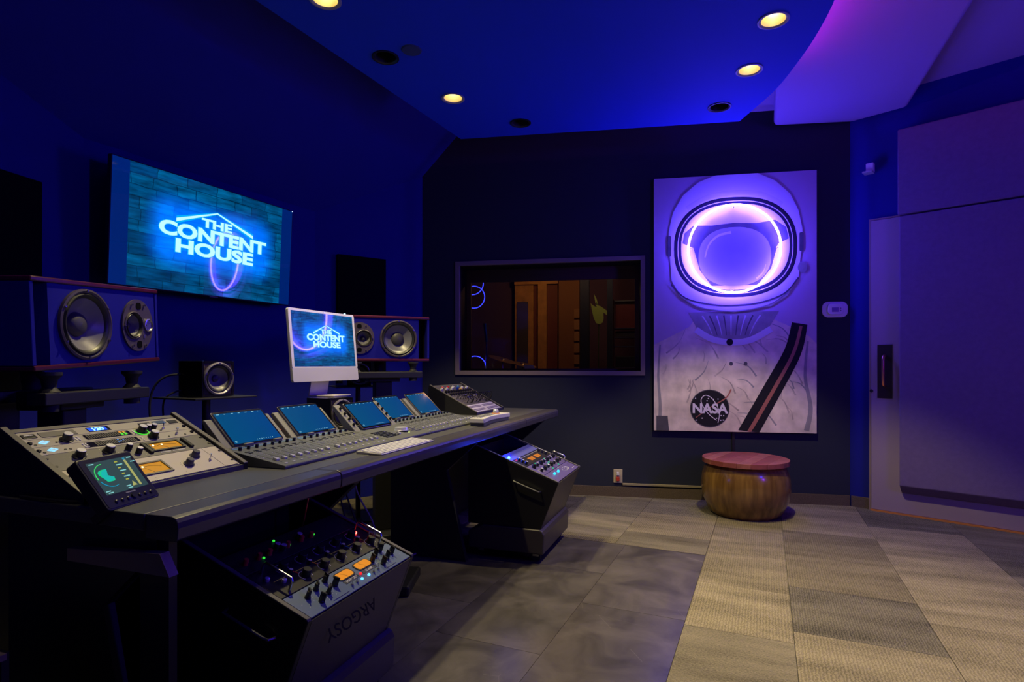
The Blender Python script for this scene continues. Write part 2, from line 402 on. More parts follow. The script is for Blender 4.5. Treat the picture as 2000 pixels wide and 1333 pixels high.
# vinyl planks
def vinyl_mat():
    m = bpy.data.materials.new('vinyl_dark_concrete'); m.use_nodes = True; nt = m.node_tree; B = nt.nodes['Principled BSDF']
    tc = nt.nodes.new('ShaderNodeTexCoord'); oi = nt.nodes.new('ShaderNodeObjectInfo')
    ad = nt.nodes.new('ShaderNodeVectorMath'); ad.operation = 'ADD'
    sc = nt.nodes.new('ShaderNodeVectorMath'); sc.operation = 'SCALE'; sc.inputs['Scale'].default_value = 30.0
    cx = nt.nodes.new('ShaderNodeCombineXYZ'); nt.links.new(oi.outputs['Random'], cx.inputs[0]); nt.links.new(oi.outputs['Random'], cx.inputs[1])
    nt.links.new(cx.outputs[0], sc.inputs[0]); nt.links.new(tc.outputs['Object'], ad.inputs[0]); nt.links.new(sc.outputs[0], ad.inputs[1])
    n1 = nt.nodes.new('ShaderNodeTexNoise'); n1.inputs['Scale'].default_value = 4.5; n1.inputs['Detail'].default_value = 9; n1.inputs['Roughness'].default_value = 0.62; n1.inputs['Distortion'].default_value = 0.7
    nt.links.new(ad.outputs[0], n1.inputs['Vector'])
    cr = nt.nodes.new('ShaderNodeValToRGB'); cr.color_ramp.elements[0].position = 0.33; cr.color_ramp.elements[0].color = (0.040, 0.035, 0.033, 1)
    cr.color_ramp.elements[1].position = 0.72; cr.color_ramp.elements[1].color = (0.125, 0.11, 0.10, 1)
    nt.links.new(n1.outputs['Fac'], cr.inputs['Fac'])
    # fine pale scratches
    wv = nt.nodes.new('ShaderNodeTexVoronoi'); wv.feature = 'DISTANCE_TO_EDGE'; wv.inputs['Scale'].default_value = 2.2
    n3 = nt.nodes.new('ShaderNodeTexNoise'); n3.inputs['Scale'].default_value = 3.0
    nt.links.new(ad.outputs[0], wv.inputs['Vector']); nt.links.new(ad.outputs[0], n3.inputs['Vector'])
    lt = nt.nodes.new('ShaderNodeMath'); lt.operation = 'LESS_THAN'; lt.inputs[1].default_value = 0.0009; nt.links.new(wv.outputs['Distance'], lt.inputs[0])
    g2 = nt.nodes.new('ShaderNodeMath'); g2.operation = 'GREATER_THAN'; g2.inputs[1].default_value = 0.6; nt.links.new(n3.outputs['Fac'], g2.inputs[0])
    mu = nt.nodes.new('ShaderNodeMath'); mu.operation = 'MULTIPLY'; nt.links.new(lt.outputs[0], mu.inputs[0]); nt.links.new(g2.outputs[0], mu.inputs[1])
    mx = nt.nodes.new('ShaderNodeMix'); mx.data_type = 'RGBA'; mx.inputs['B'].default_value = (0.17, 0.15, 0.14, 1)
    nt.links.new(mu.outputs[0], mx.inputs['Factor']); nt.links.new(cr.outputs['Color'], mx.inputs['A'])
    mr2 = nt.nodes.new('ShaderNodeMapRange'); mr2.inputs['To Min'].default_value = 0.85; mr2.inputs['To Max'].default_value = 1.2
    nt.links.new(oi.outputs['Random'], mr2.inputs['Value'])
    hs = nt.nodes.new('ShaderNodeHueSaturation'); nt.links.new(mx.outputs['Result'], hs.inputs['Color']); nt.links.new(mr2.outputs['Result'], hs.inputs['Value'])
    nt.links.new(hs.outputs['Color'], B.inputs['Base Color'])
    B.inputs['Roughness'].default_value = 0.36; B.inputs['Specular IOR Level'].default_value = 0.4
    return m
m_vinyl = vinyl_mat()
PW, PL = 0.464, 0.92
for ci in range(6):
    b1 = -PW*ci; b0 = b1 - PW
    for k in range(0, 5):
        o_ = [0.0, 0.52, 0.21, 0.7, 0.35, 0.1][ci]
        a1 = 0.0 if k == 0 else -o_ - PL*(k-1); a0 = -o_ - PL*k
        if a1 - a0 < 0.01: continue
        piece('vinyl_plank', a0, a1, b0, b1, m_vinyl, gap=0.0008, z=-0.001)

# ------------------------------------------------------------------ baseboards
m_base = mat('baseboard_carpet_brown', (0.15, 0.115, 0.085), 1.0, spec=0.05, bump=0.9, bscale=450, noise=0.25, nscale=200)
MBb = MB().box((-0.30, -0.014, 0.0), (3.168, -0.001, 0.082)); struct(MBb.obj('baseboard_back', m_base, loc=BO, rot=(0, 0, BROT)))
DROTW = -PI/4
DO = Vector((CORNER[0], CORNER[1], 0))
struct(MB().box((0.012, -0.014, 0.0), (0.134, -0.001, 0.082)).obj('baseboard_right', m_base, loc=DO, rot=(0, 0, DROTW)))

# ------------------------------------------------------------------ door_1 with padded panel, wall panel above
dr = struct(MB().box((0.152, -0.045, 0.012), (2.0, -0.002, 2.18)).obj('door_1', m_door, bevel=0.003, loc=DO, rot=(0, 0, DROTW)))
struct(MB().box((0.136, -0.035, 0.0), (0.149, -0.001, 2.195)).box((0.149, -0.035, 2.183), (2.0, -0.001, 2.195)).obj('trim_1', mat('door_jamb', (0.30, 0.22, 0.20), 0.5), loc=DO, rot=(0, 0, DROTW)))
struct(MB().box((0.150, -0.055, 0.0), (2.05, -0.001, 0.011)).obj('light_leak_trim', mat('door_light_leak_orange', (0.62, 0.24, 0.05), 0.45), loc=DO, rot=(0, 0, DROTW)))  # orange light leaking under the door, put in as a coloured strip
# padded fabric panel of the door: a slab with a deep chamfer along the bottom
pad = MB().prism([(-0.047, 0.16), (-0.115, 0.225), (-0.115, 2.168), (-0.047, 2.168)], 0.345, 2.0, 'x')
pad.obj('door_pad', m_fabric, dr, bevel=0.008, seg=3)
pl = MB().box((0.194, -0.049, 0.848), (0.289, -0.0465, 1.246)).obj('handle_plate', mat('bronze_dark', (0.03, 0.018, 0.018), 0.5, 0.3), dr)
MB().tube([(0.24, -0.05, 0.94), (0.24, -0.085, 0.95), (0.24, -0.092, 0.975), (0.24, -0.092, 1.13), (0.24, -0.085, 1.155), (0.24, -0.05, 1.165)], 0.011, 10).obj('handle', mat('copper', (0.75, 0.32, 0.2), 0.3, 0.9), pl, True)
MB().cyl((0.155, -0.05, 0.90), (0.155, -0.046, 0.90), 0.012).obj('latch', m_black, dr, True)
t = MB().box((0.334, -0.115, 2.18), (2.0, -0.002, 2.795)).obj('acoustic_panel', m_fabric, bevel=0.008, seg=3, loc=DO, rot=(0, 0, DROTW))
tag(t, 'lilac grey fabric wall panel directly above the padded door', 'wall panel')
# small sensor box on the wall beside the door
t = thing('wall_sensor', 'small white sensor box high on blue wall beside the door', 'sensor', DO, DROTW)
MB().box((0.118, -0.05, 2.555), (0.168, -0.002, 2.62)).obj('housing', m_whitepl, t, bevel=0.004)
MB().box((0.10, -0.075, 2.545), (0.165, -0.002, 2.556)).obj('bracket', mat('grey_metal', (0.4, 0.4, 0.42), 0.5), t)

# ------------------------------------------------------------------ window_1: frame, two panes, reveal
m_frame = mat('window_frame_taupe', (0.25, 0.19, 0.19), 0.55)
w = MB()
for x0, x1, z0, z1 in ((0, 0.036, 1.008, 1.998), (1.584, 1.62, 1.008, 1.998), (0.036, 1.584, 1.962, 1.998), (0.036, 1.584, 1.008, 1.044)):
    w.box((x0, -0.016, z0), (x1, 0.012, z1))
win = struct(w.obj('window_1', m_frame, bevel=0.002, loc=BO, rot=(0, 0, BROT)))
rv = MB()
for x0, x1, z0, z1 in ((0.024, 0.036, 1.03, 1.975), (1.584, 1.596, 1.03, 1.975), (0.024, 1.596, 1.962, 1.975), (0.024, 1.596, 1.031, 1.044)):
    rv.box((x0, 0.013, z0), (x1, 0.34, z1))
rv.obj('reveal', mat('reveal_dark', (0.02, 0.018, 0.02), 0.8), win)
fr2 = MB()
for x0, x1, z0, z1 in ((0.036, 0.075, 1.044, 1.962), (1.545, 1.584, 1.044, 1.962), (0.075, 1.545, 1.85, 1.962), (0.075, 1.545, 1.044, 1.062)):
    fr2.box((x0, 0.24, z0), (x1, 0.27, z1))
fr2.obj('inner_frame', mat('inner_frame_plum', (0.14, 0.07, 0.08), 0.6), win)
def glass(name, tint):
    m = bpy.data.materials.new(name); m.use_nodes = True; nt = m.node_tree
    for q in list(nt.nodes): nt.nodes.remove(q)
    out = nt.nodes.new('ShaderNodeOutputMaterial'); tr = nt.nodes.new('ShaderNodeBsdfTransparent'); gl = nt.nodes.new('ShaderNodeBsdfGlossy')
    fz = nt.nodes.new('ShaderNodeFresnel'); fz.inputs['IOR'].default_value = 1.45; mx = nt.nodes.new('ShaderNodeMixShader')
    tr.inputs[0].default_value = (*tint, 1); gl.inputs['Roughness'].default_value = 0.0
    nt.links.new(fz.outputs[0], mx.inputs[0]); nt.links.new(tr.outputs[0], mx.inputs[1]); nt.links.new(gl.outputs[0], mx.inputs[2]); nt.links.new(mx.outputs[0], out.inputs[0])
    return m
m_glass = glass('window_glass', (0.9, 0.9, 0.92))
MB().add([(0.036, 0.05, 1.044), (1.584, 0.05, 1.044), (1.584, 0.05, 1.962), (0.036, 0.05, 1.962)], [(0, 1, 2, 3)]).obj('pane', m_glass, win)
MB().add([(0.075, 0.255, 1.062), (1.545, 0.255, 1.062), (1.545, 0.255, 1.85), (0.075, 0.255, 1.85)], [(0, 1, 2, 3)]).obj('pane', m_glass, win)

# ------------------------------------------------------------------ the room behind the window
m_bplum = mat('booth_wall_plum', (0.10, 0.05, 0.10), 0.85)
m_bcarp = mat('booth_floor', (0.10, 0.08, 0.07), 0.9)
def bstruct(name, m, *boxes):
    q = MB()
    for a, c in boxes: q.box(a, c)
    return struct(q.obj(name, m, loc=BO, rot=(0, 0, BROT)))
bstruct('wall_booth', m_bplum, ((-1.6, 2.5, 0), (2.3, 2.6, 2.6)), ((-1.7, 0.36, 0), (-1.6, 2.6, 2.6)), ((2.3, 0.36, 0), (2.4, 2.6, 2.6)))
bstruct('floor_booth', m_bcarp, ((-1.6, 0.2, -0.1), (2.3, 2.5, 0.0)))
bstruct('ceiling_booth', m_bplum, ((-1.6, 0.36, 2.6), (2.3, 2.6, 2.7)))
lamp('booth_light', 'POINT', BW(0.75, 1.3, 2.35), BW(0.75, 1.3, 0), 7.0, (1.0, 0.5, 0.16), shadow_soft_size=0.08)
lamp('booth_light', 'POINT', BW(1.22, 0.95, 2.3), BW(1.22, 0.95, 0), 3.5, (1.0, 0.75, 0.4), shadow_soft_size=0.06)  # unseen light added to brighten the plant leaves
m_orange = mat('booth_oak_orange', (0.60, 0.27, 0.06), 0.5, noise=0.2, nscale=12)
m_redbr = mat('booth_red_brown', (0.20, 0.045, 0.03), 0.6)
m_brown = mat('booth_brown_panel', (0.33, 0.15, 0.07), 0.7)
m_bnavy = mat('booth_post_navy', (0.012, 0.014, 0.04), 0.7)
d2 = bstruct('door_2', m_orange, ((0.10, 2.40, 0), (0.34, 2.47, 2.12)))
MB().box((0.13, 2.385, 0.95), (0.275, 2.40, 1.9)).obj('door_glass', mat('door_glass_dim', (0.10, 0.08, 0.05), 0.15), d2)
MB().cyl((0.31, 2.33, 1.02), (0.31, 2.40, 1.02), 0.018).obj('handle', m_black, d2, True)
bstruct('trim_3', m_orange, ((0.405, 2.36, 0), (0.515, 2.49, 2.12)), ((0.10, 2.36, 2.12), (0.66, 2.49, 2.26)))
bstruct('trim_4', m_redbr, ((0.345, 2.42, 0), (0.40, 2.48, 2.12)), ((0.52, 2.40, 0), (0.65, 2.48, 2.26)))
t = thing('absorber_panel', 'brown fabric absorber panel beyond the window beside orange door', 'acoustic panel', BO, BROT)
MB().box((0.665, 2.38, 0.3), (0.93, 2.46, 2.2)).obj('board', m_brown, t, bevel=0.01)
for k in range(5): MB().box((0.86, 2.35, 1.10+0.145*k), (0.93, 2.379, 1.215+0.145*k)).obj('block', mat('booth_block', (0.45, 0.24, 0.12), 0.8), t, bevel=0.004)
bstruct('trim_5', m_bnavy, ((0.99, 1.5, 0), (1.09, 1.62, 2.55)))
bstruct('trim_6', m_bnavy, ((1.285, 1.5, 0), (1.345, 1.62, 2.55)))
# hanging plant leaves between the posts
m_leaf = mat('leaf_yellow_green', (0.62, 0.66, 0.14), 0.5)
t = thing('potted_plant', 'plant with pale yellow green leaves seen through the window', 'plant', BO, BROT)
def leaf(pts, y): return MB().prism(pts, y, y+0.004, 'y')
leaf([(1.10, 1.79), (1.125, 1.765), (1.15, 1.75), (1.21, 1.735), (1.24, 1.70), (1.245, 1.62), (1.235, 1.57), (1.20, 1.55), (1.16, 1.565), (1.135, 1.62), (1.115, 1.70)], 1.66).obj('leaf', m_leaf, t)
leaf([(1.15, 1.775), (1.21, 1.755), (1.285, 1.70), (1.285, 1.65), (1.235, 1.69), (1.18, 1.735)], 1.68).obj('leaf', m_leaf, t)
leaf([(1.135, 1.90), (1.165, 1.84), (1.185, 1.76), (1.172, 1.755), (1.15, 1.80)], 1.70).obj('leaf', m_leaf, t)
MB().tube([(1.19, 1.69, 0.42), (1.185, 1.69, 1.2), (1.19, 1.685, 1.62), (1.165, 1.70, 1.80)], 0.006, 6).obj('stem', mat('stem_olive', (0.1, 0.12, 0.04), 0.7), t, True)
MB().lathe([(0.0, 0), (0.10, 0), (0.13, 0.42), (0.115, 0.42), (0.10, 0.38), (0.0, 0.38)], (1.19, 1.72, 0.0), n=24).obj('pot', m_black, t, True)
# shelf with red cases
t = thing('rack_shelf', 'steel shelf rack with wire rails seen through window on right', 'shelf', BO, BROT)
for z in (1.06, 1.296, 1.396, 1.497, 1.80): MB().box((1.352, 1.62, z), (1.66, 1.95, z+0.008)).obj('shelf_board', m_steel, t)
for x in (1.356, 1.65):
    for y in (1.63, 1.94): MB().cyl((x, y, 0.0), (x, y, 1.82), 0.008, n=8).obj('upright', m_steel, t, True)
for i, (z0, z1, c) in enumerate(((1.505, 1.77, (0.22, 0.03, 0.03)), (1.405, 1.47, (0.05, 0.03, 0.04)), (1.07, 1.19, (0.03, 0.02, 0.03)))):
    q = MB().box((1.375, 1.66, z0), (1.63, 1.92, z1)).obj('equipment_case', mat('case_%d' % i, c, 0.6), None, bevel=0.008, loc=BO, rot=(0, 0, BROT))
    tag(q, ['dark red equipment case on upper shelf behind the window', 'flat dark case on middle shelf behind the window', 'black case on lowest visible shelf behind the window'][i], 'case', 'cases on the shelf behind the window')
# ring reflections in the window glass, built as glowing rings behind it
m_ring_refl = glow('ring_reflection_blue', (0.03, 0.04, 1.0), 3.0, True)
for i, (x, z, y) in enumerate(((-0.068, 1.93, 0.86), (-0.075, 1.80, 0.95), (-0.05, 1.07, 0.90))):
    q = MB().tube([(x + 0.115*math.cos(2*PI*k/40), y, z + 0.115*math.sin(2*PI*k/40)) for k in range(40)], 0.0045, 6, True).obj('neon_ring', m_ring_refl, None, True, loc=BO, rot=(0, 0, BROT))
    tag(q, ['upper blue ring reflection built behind the window glass', 'second blue ring reflection built just below the upper one', 'blue ring reflection built low at the left window corner'][i], 'neon light', 'ring reflections built behind the window')
# microphone stand and drum hardware
t = thing('microphone_stand', 'slim microphone stand with blue lit grip behind the window', 'microphone stand', BW(0.06, 0.9, 0), BROT)
MB().lathe([(0.0, 0), (0.12, 0), (0.12, 0.012), (0.02, 0.03), (0.0, 0.03)], n=24).obj('base', m_black, t, True)
MB().cyl((0, 0, 0.02), (0.012, 0, 1.36), 0.009).obj('pole', m_chrome, t, True)
MB().cyl((0.012, 0, 1.33), (-0.006, 0, 1.52), 0.014, 0.018).obj('microphone', mat('mic_blue', (0.05, 0.15, 0.3), 0.35, 0.6), t, True)
t = thing('drum_kit', 'dark drum hardware and tilted cymbals low behind the window', 'drum kit', BW(0.32, 0.95, 0), BROT)
for dx, dy, z, ti in ((-0.09, 0.0, 1.15, 0.30), (0.10, 0.12, 1.10, 0.22)):
    cy = MB().lathe([(0.0, 0.018), (0.02, 0.016), (0.03, 0.004), (0.15, 0.0), (0.15, -0.002), (0.0, 0.0)], n=28).obj('cymbal', mat('cymbal_bronze', (0.45, 0.33, 0.2), 0.3, 0.9), t, True, loc=(dx, dy, z), rot=(0.1, ti, 0))
    MB().cyl((dx, dy, 0.0), (dx, dy, z), 0.008, n=8).obj('cymbal_stand', m_chrome, t, True)
MB().cyl((0.0, 0.25, 0.55), (0.0, 0.25, 0.8), 0.16, n=28).obj('drum_shell', mat('drum_red', (0.12, 0.02, 0.02), 0.3), t, True)
MB().cyl((0.0, 0.25, 0.0), (0.0, 0.25, 0.56), 0.012, n=8).obj('stand', m_chrome, t, True)
q = MB().prism([(0.0, 0.0), (0.095, 0.0), (0.075, 0.05), (-0.015, 0.05)], 0.0, 0.003, 'y').obj('reflection_sheet', m_whitepl, None, loc=BW(0.57, 0.30, 1.0445), rot=(0, 0, BROT))  # keyboard reflection in the glass, built as a white sheet
tag(q, 'small white reflection sheet at the bottom edge behind the window', 'paper')

# ================================================================== SCREENS
def screen_mat(name, w, h, cx, cz, hx, hz, rad, bscale, side, es=1.0):
    """picture of a stone wall with a blue glow around (cx, cz); side = width of the plain bar on both sides"""
    m = bpy.data.materials.new(name); m.use_nodes = True; nt = m.node_tree; B = nt.nodes['Principled BSDF']
    B.inputs['Base Color'].default_value = (0.004, 0.004, 0.006, 1); B.inputs['Roughness'].default_value = 0.03
    B.inputs['Specular IOR Level'].default_value = 0.6
    L = nt.links.new
    def nd(k, **kw):
        q = nt.nodes.new(k)
        for a, v in kw.items(): setattr(q, a, v)
        return q
    def mth(op, a, b=None, c=None):
        q = nd('ShaderNodeMath', operation=op)
        for i, v in enumerate((a, b, c)):
            if v is None: continue
            if isinstance(v, (int, float)): q.inputs[i].default_value = v
            else: L(v, q.inputs[i])
        return q.outputs[0]
    tc = nd('ShaderNodeTexCoord'); sp = nd('ShaderNodeSeparateXYZ'); L(tc.outputs['Object'], sp.inputs[0])
    X, Z = sp.outputs[0], sp.outputs[2]
    cb = nd('ShaderNodeCombineXYZ'); L(X, cb.inputs[0]); L(Z, cb.inputs[1])
    nz = nd('ShaderNodeTexNoise'); nz.inputs['Scale'].default_value = 7; nz.inputs['Detail'].default_value = 3; L(cb.outputs[0], nz.inputs['Vector'])
    va = nd('ShaderNodeVectorMath', operation='MULTIPLY_ADD'); va.inputs[1].default_value = (0.05/bscale*10, 0.012/bscale*10, 0)
    L(nz.outputs['Color'], va.inputs[0]); L(cb.outputs[0], va.inputs[2])
    br = nd('ShaderNodeTexBrick'); br.inputs['Scale'].default_value = bscale; br.inputs['Brick Width'].default_value = 1.5; br.inputs['Row Height'].default_value = 0.5
    br.inputs['Mortar Size'].default_value = 0.022; br.inputs['Bias'].default_value = 0.0; br.offset_frequency = 2; br.squash = 0.7; br.squash_frequency = 3
    br.inputs['Color1'].default_value = (0.0, 0.035, 0.115, 1); br.inputs['Color2'].default_value = (0.0, 0.085, 0.22, 1); br.inputs['Mortar'].default_value = (0.0, 0.025, 0.07, 1)
    L(va.outputs[0], br.inputs['Vector'])
    mpn = nd('ShaderNodeMapping'); mpn.inputs['Scale'].default_value = (9*bscale/10, 45*bscale/10, 1); L(cb.outputs[0], mpn.inputs['Vector'])
    n2 = nd('ShaderNodeTexNoise'); n2.inputs['Scale'].default_value = 1; n2.inputs['Detail'].default_value = 6; L(mpn.outputs[0], n2.inputs['Vector'])
    f = nd('ShaderNodeMapRange'); f.inputs['From Min'].default_value = 0.35; f.inputs['From Max'].default_value = 0.7; f.inputs['To Min'].default_value = 0.6; f.inputs['To Max'].default_value = 1.9
    L(n2.outputs['Fac'], f.inputs['Value'])
    vm = nd('ShaderNodeVectorMath', operation='SCALE'); L(br.outputs['Color'], vm.inputs[0]); L(f.outputs[0], vm.inputs['Scale'])
    dx = mth('MAXIMUM', mth('SUBTRACT', mth('ABSOLUTE', mth('SUBTRACT', X, cx)), hx), 0.0)
    dz = mth('MAXIMUM', mth('SUBTRACT', mth('ABSOLUTE', mth('SUBTRACT', Z, cz)), hz), 0.0)
    d = mth('SQRT', mth('ADD', mth('MULTIPLY', dx, dx), mth('MULTIPLY', dz, dz)))
    g = nd('ShaderNodeMapRange', interpolation_type='SMOOTHERSTEP'); g.inputs['From Min'].default_value = 0.0; g.inputs['From Max'].default_value = rad
    g.inputs['To Min'].default_value = 1.0; g.inputs['To Max'].default_value = 0.0; L(d, g.inputs['Value'])
    gc = nd('ShaderNodeVectorMath', operation='SCALE'); gc.inputs[0].default_value = (0.0, 0.13, 0.95); L(g.outputs[0], gc.inputs['Scale'])
    sm = nd('ShaderNodeVectorMath', operation='ADD'); L(vm.outputs[0], sm.inputs[0]); L(gc.outputs[0], sm.inputs[1])
    last = sm.outputs[0]
    if side:
        inside = mth('LESS_THAN', mth('ABSOLUTE', mth('SUBTRACT', X, w/2)), w/2 - side)
        mx = nd('ShaderNodeMix', data_type='RGBA'); L(inside, mx.inputs['Factor']); mx.inputs['A'].default_value = (0.0, 0.015, 0.15, 1); L(last, mx.inputs['B']); last = mx.outputs['Result']
    L(last, B.inputs['Emission Color']); B.inputs['Emission Strength'].default_value = es
    return m
m_neontxt = glow('screen_letter_cyan', (0.55, 1.0, 1.25), 1.0)
m_neonedge = glow('screen_letter_halo', (0.0, 0.42, 1.0), 1.0)
def sign_print(parent, y, cx, roof, rows, k):
    """the lettering of the logo on a screen: (text, centre x, baseline z, cap height, width)"""
    def place(nm, off, m, yy):
        for txt, x, z, hh, ww in rows:
            me = text_mesh(txt, m, 1.0, 0, 0.0, 1.0)
            xs = [v.co.x for v in me.vertices]; zs = [v.co.y for v in me.vertices]
            w0, h0 = max(xs)-min(xs), max(zs)-min(zs); bx, bz = (max(xs)+min(xs))/2, min(zs)
            bpy.data.meshes.remove(me)
            me = text_mesh(txt, m, 1.0, 0, off, 1.0)
            for v in me.vertices: v.co = ((v.co.x-bx)/w0*ww, 0, (v.co.y-bz)/h0*hh)
            link(nm, me, parent, (x, yy, z))
    place('lettering', 0.046, m_neontxt, y)
    place('lettering_halo', 0.075, m_neonedge, y+0.0008)
    # roof line over the words
    (xl, zl), (xp, zp), (xr, zr) = roof
    for nm, th, m, yy in (('roof_line', 1.0, m_neontxt, y), ('roof_line_halo', 2.2, m_neonedge, y+0.0008)):
        a = 0.020*k*th; c = 0.007*k*th
        MB().prism([(xl, zl-a/2), (xp, zp-c/2), (xr, zr-a/2), (xr, zr+a/2), (xp, zp+c/2), (xl, zl+a/2)], yy, yy+0.0003, 'y').obj(nm, m, parent)

# ------------------------------------------------------------------ wall television
tvrot = R(65.7)
TVX, TVY = -1.857 - 0.621*math.cos(tvrot), 3.559 - 0.621*math.sin(tvrot)
tv = thing('television', 'large wall screen showing the blue neon house logo on stone', 'television', (TVX, TVY, 1.52), rot=(R(3.2), 0, tvrot))
# Euler XYZ: tilt about the long axis first, then turn
MB().box((0, 0.004, 0), (1.242, 0.035, 0.680)).obj('casing', m_black, tv, bevel=0.004)
MB().box((0.25, 0.035, 0.12), (0.99, 0.06, 0.5)).obj('rear_cover', m_black, tv, bevel=0.01)
MB().cyl((0.62, 0.06, 0.33), (0.62, 0.115, 0.33), 0.04).obj('wall_bracket', m_black, tv, True)
MB().add([(0.006, 0.0035, 0.008), (1.236, 0.0035, 0.008), (1.236, 0.0035, 0.674), (0.006, 0.0035, 0.674)], [(0, 1, 2, 3)]).obj('screen', screen_mat('tv_picture', 1.242, 0.68, 0.636, 0.345, 0.30, 0.07, 0.20, 8.0, 0.097), tv)
sign_print(tv, 0.0018, 0.63, ((0.367, 0.420), (0.634, 0.515), (0.905, 0.422)),
           [('THE', 0.636, 0.418, 0.047, 0.205), ('CONTENT', 0.640, 0.327, 0.075, 0.735), ('HOUSE', 0.640, 0.238, 0.073, 0.53)], 1.0)
MB().box((0.60, 0.001, -0.004), (0.66, 0.006, 0.003)).obj('brand_badge', m_grey, tv)
MB().box((1.232, 0.000, 0.672), (1.237, 0.003, 0.677)).obj('status_light', glow('tv_led', (0.5, 0.6, 1.0), 2.0), tv)

# ------------------------------------------------------------------ black absorbers behind the big monitors
def on_seg(p, q, px_t0, px_t1, z0, z1, label):
    p = Vector(p); q = Vector(q); d = (q-p).normalized(); a = math.atan2(d.y, d.x)
    o = MB().box((px_t0, -0.035, z0), (px_t1, -0.001, z1)).obj('acoustic_panel', m_felt, None, bevel=0.003, loc=(p.x, p.y, 0), rot=(0, 0, a))
    return tag(o, label, 'acoustic panel', 'black absorber panels on the front wall')
on_seg(ROOM[7], ROOM[0], 0.17, 0.585, 0.95, 1.985, 'black absorber panel on blue wall behind the right monitor')
on_seg(ROOM[5], ROOM[6], 0.22, 0.70, 0.95, 1.985, 'black absorber panel on blue wall at the left photo edge')

# ------------------------------------------------------------------ large canvas print with a neon ring
CROT = BROT
CVP = Vector((1.16, 4.69, 0.56))
m_canvas = mat('canvas_print_pale', (0.62, 0.55, 0.58), 0.8, spec=0.1, bump=0.15, bscale=900)
cv = thing('canvas_print', 'tall canvas of an astronaut with a glowing neon ring', 'wall art', CVP, CROT)
CW, CH = 1.235, 2.057
MB().box((0, 0, 0), (CW, 0.034, CH)).obj('canvas', m_canvas, cv, bevel=0.002)
def ink(name, c, n=0.0, ns=8.0): return mat(name, c, 0.8, spec=0.1, noise=n, nscale=ns)
LAY = [0]
def clipc(pts): return [(min(max(x, 0.001), CW-0.001), min(max(z, 0.001), CH-0.001)) for x, z in pts]
def prt(name, pts, m, step=1):
    LAY[0] += step; y = -0.00012*LAY[0]
    return MB().prism(clipc(pts), y, y+0.0001, 'y').obj(name, m, cv)
def band(path, w0, w1=None, k=5):
    """a stroke of varying width along a path"""
    w1 = w0 if w1 is None else w1
    P = catmull(path, k); n_ = len(P); Lf = []; Rt = []
    for i, p in enumerate(P):
        d = (P[min(i+1, n_-1)] - P[max(i-1, 0)]).normalized(); q = Vector((-d.y, d.x)); wd_ = (w0 + (w1-w0)*i/(n_-1))/2
        Lf.append(tuple(p + q*wd_)); Rt.append(tuple(p - q*wd_))
    return Lf + Rt[::-1]
i_white = ink('print_white', (0.80, 0.74, 0.90))
i_pale = ink('print_pale', (0.70, 0.64, 0.78), 0.10, 5)
i_mid = ink('print_mid', (0.36, 0.33, 0.36), 0.2, 9)
i_dark = ink('print_dark', (0.022, 0.02, 0.03))
i_grey = ink('print_grey', (0.11, 0.10, 0.13), 0.2, 10)
i_suit = ink('print_suit', (0.82, 0.69, 0.62), 0.22, 9)
i_suit2 = ink('print_fold', (0.56, 0.46, 0.43), 0.3, 12)
i_face = ink('print_visor', (0.40, 0.38, 0.58), 0.12, 3)
i_bg = ink('print_backdrop', (0.58, 0.44, 0.66), 0.04, 2)
i_red = ink('print_red', (0.45, 0.16, 0.14))
prt('printed_backdrop', [(0, 0), (CW, 0), (CW, CH), (0, CH)], i_bg)
suit = [(0, 0), (0, 0.70), (0.07, 0.735), (0.16, 0.78), (0.28, 0.845), (0.34, 0.93), (0.88, 0.93), (0.95, 0.88), (1.08, 0.82), (1.18, 0.76), (CW, 0.70), (CW, 0)]
prt('printed_suit', suit, i_suit)
# folds of the suit
rnd = random.Random(3)
for k in range(44):
    x = rnd.uniform(0.05, 1.2); z = rnd.uniform(0.04, 0.72); a = rnd.uniform(-0.6, 0.6) + (0.9 if x < 0.5 else 2.2); ln = rnd.uniform(0.08, 0.26)
    p = [Vector((x, z)), Vector((x + math.cos(a)*ln*0.5, z + math.sin(a)*ln*0.55)), Vector((x + math.cos(a+0.25)*ln, z + math.sin(a+0.25)*ln))]
    prt('printed_fold', band(p, 0.014, 0.002, 4), i_suit2 if k % 5 else i_mid, 0.02)
prt('printed_sleeve', band([Vector((0.05, 0.70)), Vector((0.035, 0.45)), Vector((0.05, 0.2)), Vector((0.04, 0.02))], 0.012, 0.03), i_mid)
prt('printed_cuff', [(0.02, 0.0), (0.02, 0.12), (0.11, 0.12), (0.12, 0.0)], i_grey)
prt('printed_sleeve', band([Vector((1.17, 0.72)), Vector((1.15, 0.45)), Vector((1.19, 0.2)), Vector((1.16, 0.02))], 0.014, 0.04), i_mid)
# neck and collar
prt('printed_neck', [(0.27, 0.96), (0.96, 0.96), (0.86, 0.79), (0.70, 0.73), (0.50, 0.73), (0.36, 0.79)], i_mid)
for k in range(9):
    x = 0.38 + k*0.055; prt('printed_neck_fold', band([Vector((x, 0.93)), Vector((x+0.012*(4-k), 0.85)), Vector((x+0.02*(4-k), 0.77))], 0.012, 0.004, 3), i_grey if k % 2 else i_pale, 0.1)
prt('printed_collar', band([Vector((0.33, 0.82)), Vector((0.45, 0.745)), Vector((0.60, 0.715)), Vector((0.75, 0.735)), Vector((0.90, 0.82))], 0.05), i_white)
prt('printed_button', ell(0.59, 0.718, 0.026, 0.028, 20), i_dark)
for x in (0.60, 0.71): prt('printed_button', ell(x, 0.545, 0.014, 0.016, 16), i_grey)
